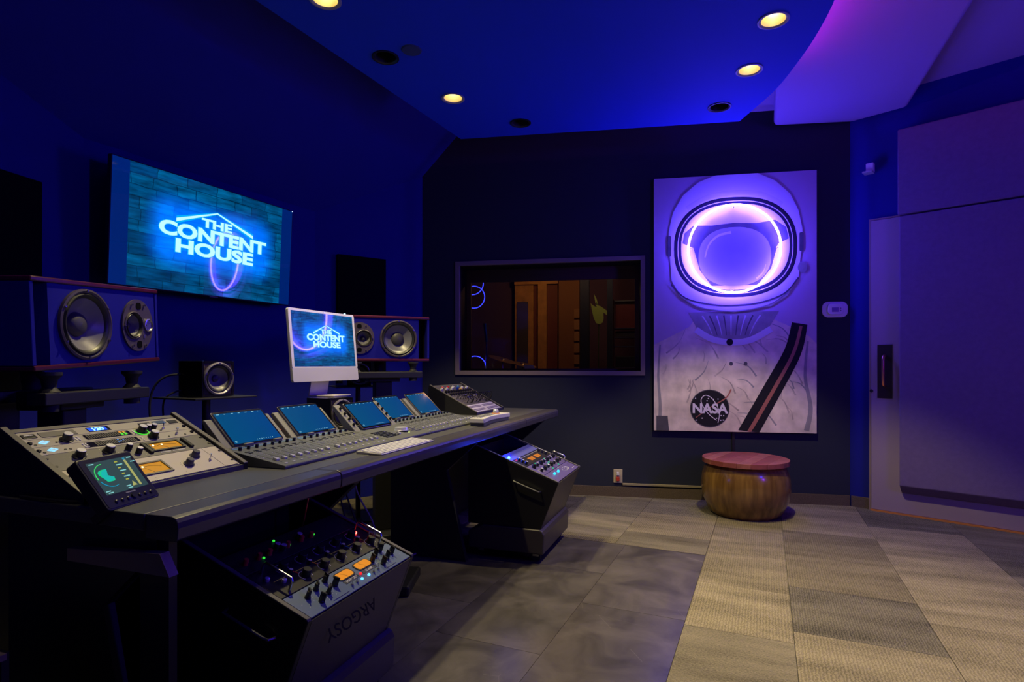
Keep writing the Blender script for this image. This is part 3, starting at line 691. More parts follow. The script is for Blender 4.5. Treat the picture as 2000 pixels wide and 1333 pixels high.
# shoulder strap
prt('printed_strap', band([Vector((1.11, 0.86)), Vector((1.06, 0.64)), Vector((0.92, 0.36)), Vector((0.72, -0.02))], 0.115, 0.15), i_dark)
prt('printed_strap_line', band([Vector((1.12, 0.84)), Vector((1.065, 0.63)), Vector((0.925, 0.35)), Vector((0.735, 0.0))], 0.022, 0.030), i_red)
# badge on the chest
prt('printed_badge', ell(0.436, 0.185, 0.152, 0.152, 48), i_dark)
prt('printed_badge_ring', [(0.436 + (0.152 if k <= 48 else 0.146)*math.cos(2*PI*(k if k <= 48 else 97-k)/48), 0.185 + (0.152 if k <= 48 else 0.146)*math.sin(2*PI*(k if k <= 48 else 97-k)/48)) for k in range(98)], i_grey)
prt('printed_badge_swoosh', band([Vector((0.33, 0.11)), Vector((0.45, 0.20)), Vector((0.56, 0.27)), Vector((0.60, 0.34))], 0.006, 0.012), i_red)
prt('printed_badge_orbit', band([Vector((0.50, 0.07)), Vector((0.51, 0.16)), Vector((0.46, 0.26)), Vector((0.40, 0.29)), Vector((0.37, 0.24)), Vector((0.42, 0.15)), Vector((0.49, 0.09))], 0.006), i_white)
for k in range(12): prt('printed_badge_star', ell(0.436 + rnd.uniform(-0.11, 0.11), 0.185 + rnd.choice((-1, 1))*rnd.uniform(0.055, 0.10), 0.005, 0.005, 8), i_white)
me = text_mesh('NASA', i_white, 0.105, 0, 0.004, 1.0)
link('printed_lettering', me, cv, (0.436, -0.00012*(LAY[0]+3), 0.15), (PI/2, 0, 0)); LAY[0] += 3
# helmet
dome = [(0.125, 1.44), (0.118, 1.62), (0.15, 1.77), (0.23, 1.91), (0.35, 2.01), (0.48, CH), (0.80, CH), (0.93, 1.99), (1.04, 1.88), (1.10, 1.75), (1.13, 1.60), (1.12, 1.42), (1.10, 1.22), (1.02, 1.08), (0.90, 1.00), (0.62, 0.955), (0.34, 1.00), (0.22, 1.08), (0.14, 1.22)]
prt('printed_helmet', dome, i_white)
prt('printed_helmet_band', band([Vector((0.26, 1.80)), Vector((0.42, 1.885)), Vector((0.62, 1.91)), Vector((0.82, 1.89)), Vector((0.98, 1.80))], 0.040), i_pale)
for x, z, h_ in ((0.122, 1.50, 0.17), (1.122, 1.50, 0.15)): prt('printed_hinge', rrect(0.03, h_, 0.012, 4, x, z), i_grey)
prt('printed_valve', ell(1.13, 1.30, 0.035, 0.045, 20), i_mid)
prt('printed_rim', ell(0.625, 1.475, 0.466, 0.400, 64, 2.4), i_dark)
prt('printed_rim_light', ell(0.625, 1.475, 0.438, 0.372, 64, 2.4), i_white)
prt('printed_rim_inner', ell(0.625, 1.475, 0.432, 0.366, 64, 2.4), i_dark)
prt('printed_lining', ell(0.625, 1.478, 0.410, 0.342, 64, 2.4), i_pale)
prt('printed_hood', [(0.225, 1.52), (0.24, 1.60), (0.31, 1.66), (0.45, 1.655), (0.62, 1.67), (0.79, 1.66), (0.93, 1.68), (1.01, 1.62), (1.03, 1.53), (0.95, 1.49), (0.90, 1.30), (0.80, 1.17), (0.45, 1.17), (0.36, 1.30), (0.31, 1.48)], i_grey)
prt('printed_visor', ell(0.625, 1.40, 0.275, 0.235, 56, 2.3), i_face)
prt('printed_visor_glint', band([Vector((0.40, 1.40)), Vector((0.43, 1.50)), Vector((0.50, 1.57)), Vector((0.60, 1.595))], 0.010, 0.022), i_white)
prt('printed_visor_glint', band([Vector((0.86, 1.33)), Vector((0.84, 1.27)), Vector((0.79, 1.22))], 0.006, 0.014), i_pale)
prt('printed_helmet_base', band([Vector((0.135, 1.19)), Vector((0.25, 1.075)), Vector((0.45, 1.02)), Vector((0.62, 1.01)), Vector((0.82, 1.03)), Vector((1.0, 1.10)), Vector((1.10, 1.22))], 0.012), i_grey)
prt('printed_helmet_base', band([Vector((0.20, 1.10)), Vector((0.36, 1.00)), Vector((0.62, 0.965)), Vector((0.88, 1.01)), Vector((1.04, 1.12))], 0.008), i_mid)
# the neon ring fixed in front of the canvas
m_neon = glow('neon_tube_violet_blue', (0.085, 0.048, 1.0), 150.0, True)
nr = thing('neon_ring', 'glowing white blue neon ring mounted on the canvas print', 'neon light', CVP, CROT)
RX, RZ, RR = 0.613, 1.457, 0.347
MB().tube([(RX + RR*math.cos(2*PI*k/72), -0.048, RZ + RR*math.sin(2*PI*k/72)) for k in range(72)], 0.008, 10, True).obj('tube', m_neon, nr, True)
for a in (90, 178, 268, 0):
    x = RX + (RR-0.02)*math.cos(R(a)); z = RZ + (RR-0.02)*math.sin(R(a))
    c = MB().cyl((x, -0.034, z), (x, -0.027, z), 0.011, n=14).obj('clip', m_whitepl, nr, True)
    MB().cyl((x, -0.036, z), (x, -0.034, z), 0.004, n=8).obj('screw', m_black, c, True)
    x2 = RX + RR*math.cos(R(a)); z2 = RZ + RR*math.sin(R(a))
    MB().cyl((x, -0.031, z), (x2, -0.046, z2), 0.003, n=8).obj('arm', m_whitepl, c, True)
# black cord cover under the canvas
t = MB().box((2.30, -0.014, 0.083), (2.322, -0.001, 0.60)).obj('cord_cover', m_black, None, bevel=0.003, loc=BO, rot=(0, 0, BROT))
tag(t, 'narrow black cord cover running down the wall below the canvas', 'cord cover')
# thermostat
t = thing('thermostat', 'white oval thermostat with grey display on wall beside canvas', 'thermostat', BO, BROT)
MB().prism(rrect(0.186, 0.123, 0.045, 6, 3.063, 1.528), -0.010, -0.001, 'y').obj('wall_plate', m_whitepl, t, bevel=0.003)
bd = MB().prism(rrect(0.115, 0.085, 0.03, 6, 3.063, 1.528), -0.028, -0.0105, 'y').obj('body', m_whitepl, t, bevel=0.004)
MB().box((3.035, -0.030, 1.508), (3.082, -0.0285, 1.542)).obj('display', mat('lcd_grey', (0.12, 0.13, 0.12), 0.3), bd)
for z in (1.518, 1.535): MB().box((3.092, -0.0295, z-0.005), (3.102, -0.0282, z+0.005)).obj('button', m_grey, bd)
# wall socket with plugs and a raceway
t = thing('wall_socket', 'almond wall socket with a red and white plug near floor', 'outlet', BO, BROT)
MB().box((1.363, -0.008, 0.112), (1.437, -0.001, 0.228)).obj('cover_plate', mat('almond_plastic', (0.55, 0.47, 0.34), 0.5), t, bevel=0.003)
MB().prism([(1.387, 0.18), (1.412, 0.18), (1.408, 0.205), (1.390, 0.205)], -0.03, -0.0085, 'y').obj('plug', m_whitepl, t, bevel=0.002)
MB().prism(rrect(0.028, 0.034, 0.006, 4, 1.399, 0.148), -0.03, -0.0085, 'y').obj('plug', mat('plug_red', (0.5, 0.05, 0.03), 0.5), t, bevel=0.002)
t = MB().box((1.437, -0.016, 0.096), (2.07, -0.001, 0.114)).obj('cable_raceway', mat('raceway_tan', (0.33, 0.28, 0.18), 0.5), None, bevel=0.003, loc=BO, rot=(0, 0, BROT))
tag(t, 'thin tan cable raceway along the wall above baseboard', 'cable raceway')

# ------------------------------------------------------------------ barrel stool
m_barrel = bpy.data.materials.new('barrel_lacquered_wood'); m_barrel.use_nodes = True
nt = m_barrel.node_tree; Bn = nt.nodes['Principled BSDF']
tc = nt.nodes.new('ShaderNodeTexCoord'); mp = nt.nodes.new('ShaderNodeMapping'); mp.inputs['Scale'].default_value = (22, 22, 1.6)
nz = nt.nodes.new('ShaderNodeTexNoise'); nz.inputs['Scale'].default_value = 1.0; nz.inputs['Detail'].default_value = 7
cr = nt.nodes.new('ShaderNodeValToRGB'); cr.color_ramp.elements[0].position = 0.3; cr.color_ramp.elements[0].color = (0.10, 0.045, 0.012, 1); cr.color_ramp.elements[1].position = 0.75; cr.color_ramp.elements[1].color = (0.36, 0.20, 0.045, 1)
nt.links.new(tc.outputs['Object'], mp.inputs['Vector']); nt.links.new(mp.outputs[0], nz.inputs['Vector']); nt.links.new(nz.outputs['Fac'], cr.inputs['Fac']); nt.links.new(cr.outputs['Color'], Bn.inputs['Base Color'])
Bn.inputs['Roughness'].default_value = 0.22; Bn.inputs['Coat Weight'].default_value = 0.4; Bn.inputs['Coat Roughness'].default_value = 0.1
m_lid = mat('lid_red_wood', (0.42, 0.11, 0.07), 0.4, noise=0.3, nscale=9)
bs = thing('barrel_stool', 'round barrel stool with amber body and reddish wooden lid', 'stool', (1.725, 4.245, 0))
MB().lathe([(0.0, 0.0), (0.235, 0.0), (0.262, 0.03), (0.298, 0.12), (0.310, 0.20), (0.303, 0.29), (0.285, 0.345), (0.270, 0.368), (0.262, 0.372), (0.0, 0.372)], n=64).obj('body', m_barrel, bs, True)
lidm = MB()
# lid of glued boards, each a strip cut to the circle
lid_r = 0.302
strips = [-0.302, -0.21, -0.12, -0.03, 0.07, 0.16, 0.24, 0.302]
for i in range(len(strips)-1):
    y0, y1 = strips[i]+0.0006, strips[i+1]-0.0006; up = []; dn = []
    for k in range(9):
        y = y0 + (y1-y0)*k/8; x = math.sqrt(max(lid_r**2 - y*y, 0.0004)); up.append((x, y)); dn.append((-x, y))
    MB().prism(up + dn[::-1], 0.374, 0.408, 'z').obj('board', mat('lid_board_%d' % (i % 3), [(0.40, 0.11, 0.08), (0.36, 0.09, 0.07), (0.46, 0.15, 0.10)][i % 3], 0.36, noise=0.25, nscale=14), bs, bevel=0.0015, rot=(0, 0, 0.9))
MB().lathe([(0.268, 0.366), (0.272, 0.3735), (0.0, 0.3735), (0.0, 0.366)], n=48).obj('lid_seat', m_black, bs, True)

# ================================================================== SPEAKERS
m_cab_top = mat('cabinet_burgundy_lacquer', (0.075, 0.006, 0.02), 0.3, coat=0.3)
m_baffle = mat('baffle_black_reflected_blue', (0.010, 0.010, 0.26), 0.55, spec=0.15)  # black baffle; blue reflection of the wall is put into its colour
m_baffle_plum = mat('baffle_small_speaker', (0.05, 0.03, 0.035), 0.4)
m_cone = mat('speaker_cone_grey', (0.19, 0.185, 0.20), 0.36, 0.1)
m_cap = mat('dust_cap_grey', (0.055, 0.052, 0.055), 0.5)
m_surr = mat('surround_rubber', (0.02, 0.02, 0.02), 0.4)
m_dring = mat('driver_ring_plum', (0.07, 0.055, 0.065), 0.4)
def driver(parent, x, z, r, prefix, ring_w=0.012, screws=6, cap=0.36, phase=30):
    """ring, rubber surround, cone and dust cap in front of a baffle at y = 0"""
    MB().lathe([(r-ring_w, -0.004), (r, -0.004), (r, 0.006), (r-ring_w*0.5, 0.008), (r-ring_w, 0.004)], (x, 0, z), '-y', 48).obj(prefix + '_ring', m_dring, parent, True)
    s_ = r - ring_w
    MB().lathe([(s_+0.001, 0.0), (s_-0.004, 0.006), (s_*0.95, 0.009), (s_*0.88, 0.006), (s_*0.83, -0.002)], (x, 0, z), '-y', 48).obj(prefix + '_surround', m_surr, parent, True)
    MB().lathe([(s_*0.84, -0.001), (s_*0.6, -0.022), (s_*cap, -0.035), (s_*cap*0.8, -0.036)], (x, 0, z), '-y', 48).obj(prefix + '_cone', m_cone, parent, True)
    MB().lathe([(s_*cap, -0.034), (s_*cap*0.85, -0.022), (s_*cap*0.5, -0.015), (0.0, -0.013)], (x, 0, z), '-y', 32).obj(prefix + '_dust_cap', m_cap, parent, True)
    for k in range(screws):
        a = R(phase + 360*k/screws); q = r - ring_w*0.5
        MB().cyl((x + q*math.cos(a), -0.006, z + q*math.sin(a)), (x + q*math.cos(a), -0.012, z + q*math.sin(a)), 0.004, n=8).obj('screw', m_chrome, parent, True)
def holed_front(W, H_, holes, y0, m, name, parent, x0=0.0):
    bm = bmesh.new()
    vv = [bm.verts.new(p) for p in ((x0, y0, 0), (W, y0, 0), (W, y0, H_), (x0, y0, H_))]
    es = [bm.edges.new((vv[i], vv[(i+1) % 4])) for i in range(4)]
    for (x, z, r) in holes:
        hv = [bm.verts.new((x + r*math.cos(2*PI*i/40), y0, z + r*math.sin(2*PI*i/40))) for i in range(40)]
        es += [bm.edges.new((hv[i], hv[(i+1) % 40])) for i in range(40)]
    bmesh.ops.triangle_fill(bm, use_beauty=True, edges=es)
    for f in [f for f in bm.faces if any((f.calc_center_median().x-x)**2 + (f.calc_center_median().z-z)**2 < (r*0.97)**2 for x, z, r in holes)]: bm.faces.remove(f)
    r_ = bmesh.ops.extrude_face_region(bm, geom=list(bm.faces))
    bmesh.ops.translate(bm, verts=[v for v in r_['geom'] if isinstance(v, bmesh.types.BMVert)], vec=(0, 0.05, 0))
    bmesh.ops.recalc_face_normals(bm, faces=bm.faces)
    me = bpy.data.meshes.new(name); bm.to_mesh(me); bm.free(); me.materials.append(m)
    return link(name, me, parent)
def big_monitor(label, loc, rot, W, mirror):
    t = thing('studio_monitor', label, 'speaker', loc, rot=rot, group='three-way studio monitors')
    Hs = 0.287; Dp = 0.33
    fx = (lambda x: W - x) if mirror else (lambda x: x)
    MB().box((0, -0.004, 0), (W, Dp, 0.016)).obj('bottom_panel', m_cab_top, t, bevel=0.004)
    MB().box((0, -0.004, Hs-0.016), (W, Dp, Hs)).obj('top_panel', m_cab_top, t, bevel=0.004)
    a, c = sorted((fx(0.0), fx(0.014))); MB().box((a, 0, 0.0165), (c, Dp, Hs-0.0165)).obj('side_panel', m_baffle, t, bevel=0.002)
    a, c = sorted((fx(W), fx(W-0.014))); MB().box((a, 0, 0.0165), (c, Dp, Hs-0.0165)).obj('side_panel', m_baffle, t, bevel=0.002)
    MB().box((0.015, Dp-0.02, 0.0165), (W-0.015, Dp, Hs-0.0165)).obj('back_panel', m_black, t)
    a, c = sorted((fx(0.0145), fx(0.068))); MB().box((a, 0.06, 0.0165), (c, 0.07, Hs-0.0165)).obj('port', m_felt, t)
    # baffle with round openings, in the frame of the panels
    wx, wz = 0.224*W/0.62, Hs/2; mx, mz = 0.466*W/0.62, Hs/2; px_, pz = 0.492*W/0.62, Hs/2
    b0, b1 = sorted((fx(0.07), fx(W-0.0145)))
    hs = [(fx(wx), wz - 0.0165, 0.106), (fx(mx), mz - 0.0165, 0.048)]
    bf = holed_front(b1, Hs-0.033, hs, 0.004, m_baffle, 'baffle', t, b0); bf.location = (0, 0, 0.0165)
    driver(t, fx(wx), wz, 0.118, 'woofer', 0.013, 6, 0.40, 90)
    # oval plate with midrange, tweeter and two ports
    bm = MB().prism(ell(fx(px_), pz, 0.088, 0.098, 56), -0.003, 0.0035, 'y')
    bmp = bmesh.new(); 
    vv = [bmp.verts.new((x, -0.003, z)) for x, z in ell(fx(px_), pz, 0.088, 0.098, 56)]; es = [bmp.edges.new((vv[i], vv[(i+1) % 56])) for i in range(56)]
    hv = [bmp.verts.new((x, -0.003, z)) for x, z in ell(fx(mx), mz, 0.047, 0.047, 40)]; es += [bmp.edges.new((hv[i], hv[(i+1) % 40])) for i in range(40)]
    bmesh.ops.triangle_fill(bmp, use_beauty=True, edges=es)
    for f in [f for f in bmp.faces if (f.calc_center_median().x-fx(mx))**2 + (f.calc_center_median().z-mz)**2 < 0.045**2]: bmp.faces.remove(f)
    r_ = bmesh.ops.extrude_face_region(bmp, geom=list(bmp.faces)); bmesh.ops.translate(bmp, verts=[v for v in r_['geom'] if isinstance(v, bmesh.types.BMVert)], vec=(0, 0.0065, 0))
    bmesh.ops.recalc_face_normals(bmp, faces=bmp.faces); me = bpy.data.meshes.new('plate'); bmp.to_mesh(me); bmp.free(); me.materials.append(m_dring)
    plate = link('driver_plate', me, t)
    driver(t, fx(mx), mz, 0.052, 'midrange', 0.006, 0, 0.34)
    tw = fx(0.552*W/0.62)
    MB().lathe([(0.026, 0.003), (0.026, 0.008), (0.021, 0.009), (0.018, 0.004), (0.0, 0.004)], (tw, 0, pz+0.0), '-y', 28).obj('tweeter', m_steel, plate, True)
    for dx, dz in ((0.0, 0.022), (0.0, -0.022), (0.02, 0.0), (-0.02, 0.0)): MB().cyl((tw+dx, -0.006, pz+dz), (tw+dx, -0.010, pz+dz), 0.0025, n=6).obj('tweeter_bar', m_chrome, plate, True)
    for dz in (0.073, -0.073):
        MB().prism(rrect(0.028, 0.026, 0.009, 4, fx(px_+0.004), pz+dz), -0.0045, -0.0032, 'y').obj('vent', m_felt, plate)
    MB().box((fx(px_+0.032)-0.004, -0.005, pz-0.05), (fx(px_+0.032)+0.004, -0.0032, pz-0.036)).obj('badge', m_steel, plate)
    for a in (62, 118, 180, 242, 298):
        q = (fx(px_) + (1 if not mirror else -1)*0.076*math.cos(R(a)), pz + 0.087*math.sin(R(a)))
        MB().cyl((q[0], -0.003, q[1]), (q[0], -0.009, q[1]), 0.004, n=8).obj('screw', m_chrome, plate, True)
    return t
# left: long edge runs along +Y and climbs a little; right: turned to the listener
lm = big_monitor('big burgundy and black monitor on the left stand', (-1.43, 1.713, 1.078), (0, -R(3.3), R(90)), 0.612, False)
rm = big_monitor('big burgundy monitor behind the desktop computer on the right', (-1.05, 3.515, 1.12), (0, 0, R(24.5)), 0.56, True)
MB().cyl((0.03, 0.05, 0.287), (0.03, 0.05, 0.296), 0.006, n=10).obj('power_light', glow('pale_led', (0.6, 0.95, 1.0), 4.0), rm, True)

def monitor_stand(label, loc, rz, top, span, g='tall speaker stands'):
    t = thing('speaker_stand', label, 'speaker stand', loc, rz, g)
    # local x along the speaker front, y back
    MB().box((-span/2, -0.02, top-0.105), (span/2, 0.04, top-0.065)).obj('cross_bar', m_black, t, bevel=0.004)
    MB().box((-span/2, 0.20, top-0.105), (span/2, 0.26, top-0.065)).obj('cross_bar', m_black, t, bevel=0.004)
    for x in (-span*0.40, span*0.38):
        MB().lathe([(0.026, top-0.125), (0.026, top-0.105), (0.030, top-0.064), (0.018, top-0.050), (0.022, top-0.025), (0.034, top-0.012), (0.034, top-0.002), (0.0, top-0.002)], (x, 0.01, 0), n=20).obj('isolation_foot', m_rubber, t, True)
    MB().lathe([(0.026, top-0.064), (0.034, top-0.012), (0.034, top-0.002), (0.0, top-0.002)], (0, 0.23, 0), n=20).obj('isolation_foot', m_rubber, t, True)
    MB().box((-0.10, 0.05, top-0.13), (0.10, 0.20, top-0.066)).obj('head_plate', m_black, t, bevel=0.004)
    MB().box((-0.055, 0.08, 0.03), (0.055, 0.17, top-0.13)).obj('column', m_black, t, bevel=0.006)
    MB().box((-0.20, -0.05, 0.0), (0.20, 0.30, 0.03)).obj('base_plate', m_black, t, bevel=0.006)
    return t
monitor_stand('tall black stand under the left big monitor', (-1.435, 1.99, 0), R(90), 1.077, 0.50)
ca = R(24.5)
monitor_stand('tall black stand under the right big monitor', (-1.05 + 0.28*math.cos(ca), 3.515 + 0.28*math.sin(ca), 0), ca, 1.118, 0.46)

# small cube speakers
def cube_speaker(label, loc, rz):
    t = thing('cube_speaker', label, 'speaker', loc, rz, 'small cube speakers')
    q = 0.165
    bx = MB()
    bx.box((0, 0.006, 0), (q, q, q))
    bm = bmesh.new()
    # cabinet open at the front, closed by a baffle with a round opening
    MB().box((0, 0.0, 0), (0.012, q, q)).obj('side', m_black_gloss, t, bevel=0.002)
    MB().box((q-0.012, 0.0, 0), (q, q, q)).obj('side', m_black_gloss, t, bevel=0.002)
    MB().box((0.0125, 0.0, 0), (q-0.0125, q, 0.012)).obj('bottom', m_black_gloss, t)
    MB().box((0.0125, 0.0, q-0.012), (q-0.0125, q, q)).obj('top', m_black_gloss, t)
    MB().box((0.0125, q-0.012, 0.0125), (q-0.0125, q, q-0.0125)).obj('back', m_black_gloss, t)
    bf = holed_front(q-0.0125, q-0.025, [(q/2, q/2-0.0125, 0.066)], 0.003, m_baffle_plum, 'baffle', t, 0.0125); bf.location = (0, 0, 0.0125)
    MB().lathe([(0.064, -0.003), (0.076, -0.003), (0.076, 0.006), (0.070, 0.010), (0.064, 0.004)], (q/2, 0, q/2), '-y', 40).obj('driver_ring', mat('ring_silver', (0.22, 0.20, 0.24), 0.35, 0.3), t, True)
    MB().lathe([(0.065, 0.0), (0.060, 0.006), (0.054, 0.004), (0.050, -0.002)], (q/2, 0, q/2), '-y', 40).obj('surround', m_surr, t, True)
    MB().lathe([(0.051, -0.001), (0.035, -0.018), (0.016, -0.026)], (q/2, 0, q/2), '-y', 40).obj('cone', m_cone, t, True)
    MB().lathe([(0.017, -0.026), (0.014, -0.018), (0.0, -0.014)], (q/2, 0, q/2), '-y', 24).obj('dust_cap', m_cap, t, True)
    for k in range(5):
        a = R(18 + 72*k); MB().cyl((q/2 + 0.071*math.cos(a), -0.007, q/2 + 0.071*math.sin(a)), (q/2 + 0.071*math.cos(a), -0.012, q/2 + 0.071*math.sin(a)), 0.0035, n=8).obj('screw', m_chrome, t, True)
    return t
def shelf_stand(label, loc, rz, top, w, d_):
    t = thing('speaker_stand', label, 'speaker stand', loc, rz, 'slim cube speaker stands')
    MB().box((-w/2, -d_/2, top-0.008), (w/2, d_/2, top)).obj('shelf', m_black, t, bevel=0.002)
    MB().cyl((0.0, 0.0, 0.02), (0.0, 0.0, top-0.008), 0.018, n=16).obj('pole', m_black, t, True)
    MB().box((-0.15, -0.15, 0.0), (0.15, 0.15, 0.02)).obj('base_plate', m_black, t, bevel=0.004)
c1 = cube_speaker('small black cube speaker on slim shelf left of computer', (-1.393, 2.577, 0.951), R(64))
shelf_stand('slim stand with thin shelf under the left cube speaker', (-1.44, 2.70, 0), R(64), 0.9495, 0.32, 0.30)
c2 = cube_speaker('small black cube speaker under the white desktop computer', (-0.925, 2.917, 0.7605), R(63))
c3 = cube_speaker('small black cube speaker half hidden right of desktop computer', (-1.13, 3.93, 0.951), R(27))
shelf_stand('slim stand with thin shelf under the half hidden cube speaker', (-1.09, 4.06, 0), R(27), 0.9495, 0.36, 0.28)
t = MB().tube(catmull([Vector(p) for p in ((-1.50, 2.66, 1.055), (-1.58, 2.62, 1.045), (-1.63, 2.60, 0.98), (-1.64, 2.60, 0.85), (-1.60, 2.62, 0.6), (-1.58, 2.66, 0.2), (-1.5, 2.7, 0.03))], 6), 0.005, 8).obj('cable', m_rubber, None, True)
tag(t, 'black cable looping down behind the left cube speaker', 'cable', 'speaker cables')
t = MB().tube(catmull([Vector(p) for p in ((-1.50, 2.67, 0.98), (-1.54, 2.63, 0.975), (-1.585, 2.61, 0.93), (-1.585, 2.62, 0.80), (-1.56, 2.65, 0.5), (-1.5, 2.75, 0.03))], 6), 0.004, 8).obj('cable', m_rubber, None, True)
tag(t, 'thinner black cable hanging from the left cube speaker bottom', 'cable', 'speaker cables')

# ------------------------------------------------------------------ white desktop computer
imrot = R(68.0)
im = thing('desktop_computer', 'white all-in-one desktop computer showing the neon house logo', 'computer', (-1.118, 2.93, 1.008), imrot)
tilt = R(-5.5)
hd = MB().prism(rrect(0.535, 0.388, 0.012, 5, 0.2675, 0.194), 0.001, 0.016, 'y').obj('display_body', mat('computer_silver', (0.55, 0.55, 0.58), 0.35), im, bevel=0.002, rot=(tilt, 0, 0))
MB().prism(rrect(0.535, 0.316, 0.011, 5, 0.2675, 0.230), -0.0012, 0.0008, 'y').obj('bezel', mat('computer_white_bezel', (0.74, 0.72, 0.68), 0.25), hd)
MB().prism(rrect(0.535, 0.074, 0.011, 5, 0.2675, 0.037), -0.0015, 0.0008, 'y').obj('chin', mat('computer_chin_grey', (0.62, 0.60, 0.57), 0.35), hd)
sc = MB().add([(0.018, -0.0016, 0.0815), (0.517, -0.0016, 0.0815), (0.517, -0.0016, 0.375), (0.018, -0.0016, 0.375)], [(0, 1, 2, 3)]).obj('screen', screen_mat('computer_picture', 0.535, 0.38, 0.276, 0.235, 0.13, 0.035, 0.085, 22.0, 0.0), hd)
sign_print(hd, -0.0031, 0.276, ((0.172, 0.263), (0.280, 0.309), (0.390, 0.267)),
           [('THE', 0.278, 0.2625, 0.022, 0.085), ('CONTENT', 0.277, 0.2235, 0.033, 0.305), ('HOUSE', 0.279, 0.187, 0.030, 0.218)], 0.42)
MB().cyl((0.2675, -0.0013, 0.381), (0.2675, -0.0022, 0.381), 0.002, n=8).obj('camera_eye', m_black, hd)
MB().prism([(0.030, 0.12), (0.036, 0.12), (0.072, -0.0765), (0.064, -0.0765)], 0.19, 0.335, 'x').obj('stand', mat('computer_stand', (0.55, 0.50, 0.55), 0.35), im, bevel=0.001)
MB().box((0.19, -0.10, -0.082), (0.335, 0.072, -0.077)).obj('foot', mat('computer_stand', (0.55, 0.50, 0.55), 0.35), im, bevel=0.001)

# ================================================================== THE MIXING DESK
TOP = 0.752
desk = thing('mixing_desk', 'long charcoal studio desk with padded front edge and sloped rack bays', 'desk', D(0, 0, 0), DROT)
MB().prism([(0.0, 0.102), (3.35, 0.102), (3.35, 0.76), (2.60, 0.76), (2.50, 0.69), (1.86, 0.69), (1.80, 0.92), (0.75, 0.92), (0.65, 0.70), (0.0, 0.70)], 0.712, TOP).obj('tabletop', m_desk, desk, bevel=0.003)
def bolster(x0, x1):
    prof = [(0.1015, TOP-0.001), (0.022, TOP), (0.009, TOP-0.004), (0.002, TOP-0.013), (0.0, TOP-0.026), (0.003, TOP-0.052), (0.012, TOP-0.058), (0.1015, TOP-0.058)]
    return MB().prism(prof, x0, x1, 'x').obj('armrest', m_bolster, desk, bevel=0.002)
for a, c in ((0.004, 0.607), (0.612, 2.545), (2.550, 3.346)): bolster(a, c)
# supports: end frames and a back beam
for x in (0.03, 0.82, 1.95, 3.25):
    MB().prism([(0.16, 0.0), (0.64, 0.0), (0.64, 0.711), (0.10, 0.711), (0.10, 0.66), (0.28, 0.5)], x, x+0.03, 'x').obj('leg_frame', m_black, desk)
MB().box((0.862, 0.60, 0.52), (1.94, 0.63, 0.711)).obj('back_beam', m_black, desk)
for a, c in ((0.062, 0.818), (1.982, 3.248)): MB().box((a, 0.60, 0.02), (c, 0.63, 0.711)).obj('shade_panel', m_black, desk)  # added panels that block light and darken the space under the desk
MB().box((0.034, 0.065, 0.0), (0.056, 0.158, 0.69)).obj('end_panel', m_black, desk)
MB().prism([(0.02, 0.615), (0.36, 0.615), (0.36, 0.645), (0.05, 0.665)], -0.002, 0.022, 'x').obj('side_rail', mat('rail_taupe', (0.30, 0.22, 0.20), 0.5), desk)

m_cheek = mat('rack_cheek_olive_grey', (0.115, 0.108, 0.098), 0.5)
def slope_bay(x0, x1, y0, z0, th, Ls, base):
    """sloped rack bay: cheeks, top rail, front lip, back. Returns the frame of its opening"""
    c, s_ = math.cos(th), math.sin(th)
    for a in (x0, x1-0.016):
        MB().prism([(y0-0.012, base), (y0-0.012, z0+0.004), (y0 + Ls*c, z0 + Ls*s_ + 0.008), (y0 + Ls*c + 0.01, z0 + Ls*s_), (y0 + Ls*c + 0.012, base)], a, a+0.016, 'x').obj('rack_cheek', m_black, desk)
        MB().prism([(y0-0.013, z0+0.0045), (y0-0.012, z0+0.009), (y0 + Ls*c, z0 + Ls*s_ + 0.013), (y0 + Ls*c + 0.004, z0 + Ls*s_ + 0.0085)], a, a+0.016, 'x').obj('cheek_lit_edge', m_cheek, desk, bevel=0.001)  # light on the cheek rim put into colour; cheek sides blackened as shade
    MB().prism([(y0 + (Ls-0.017)*c, z0 + (Ls-0.017)*s_ + 0.003), (y0 + Ls*c, z0 + Ls*s_ + 0.003), (y0 + Ls*c + 0.008, z0 + Ls*s_ - 0.012), (y0 + Ls*c + 0.008, base), (y0 + Ls*c - 0.004, base), (y0 + (Ls-0.017)*c, z0 + (Ls-0.017)*s_ - 0.01)], x0+0.0165, x1-0.0165, 'x').obj('rack_top_rail', m_cheek, desk)
    MB().prism([(y0-0.011, base), (y0-0.011, z0+0.002), (y0 - 0.001, z0 + 0.003), (y0 + 0.002, base)], x0+0.0165, x1-0.0165, 'x').obj('rack_lip', m_cheek, desk)
def bay_thing(name, label, cat, x0, y0, z0, th, s0, group=None):
    c, s_ = math.cos(th), math.sin(th)
    return thing(name, label, cat, D(x0, y0 + s0*c, z0 + s0*s_ + 0.003), rot=(th, 0, DROT), group=group)
LTH = math.atan2(0.152, 0.31)
slope_bay(0.013, 0.54, 0.335, 0.766, LTH, 0.348, TOP)
RTH = math.atan2(0.178, 0.345)
slope_bay(2.640, 3.172, 0.402, 0.766, RTH, 0.388, TOP)

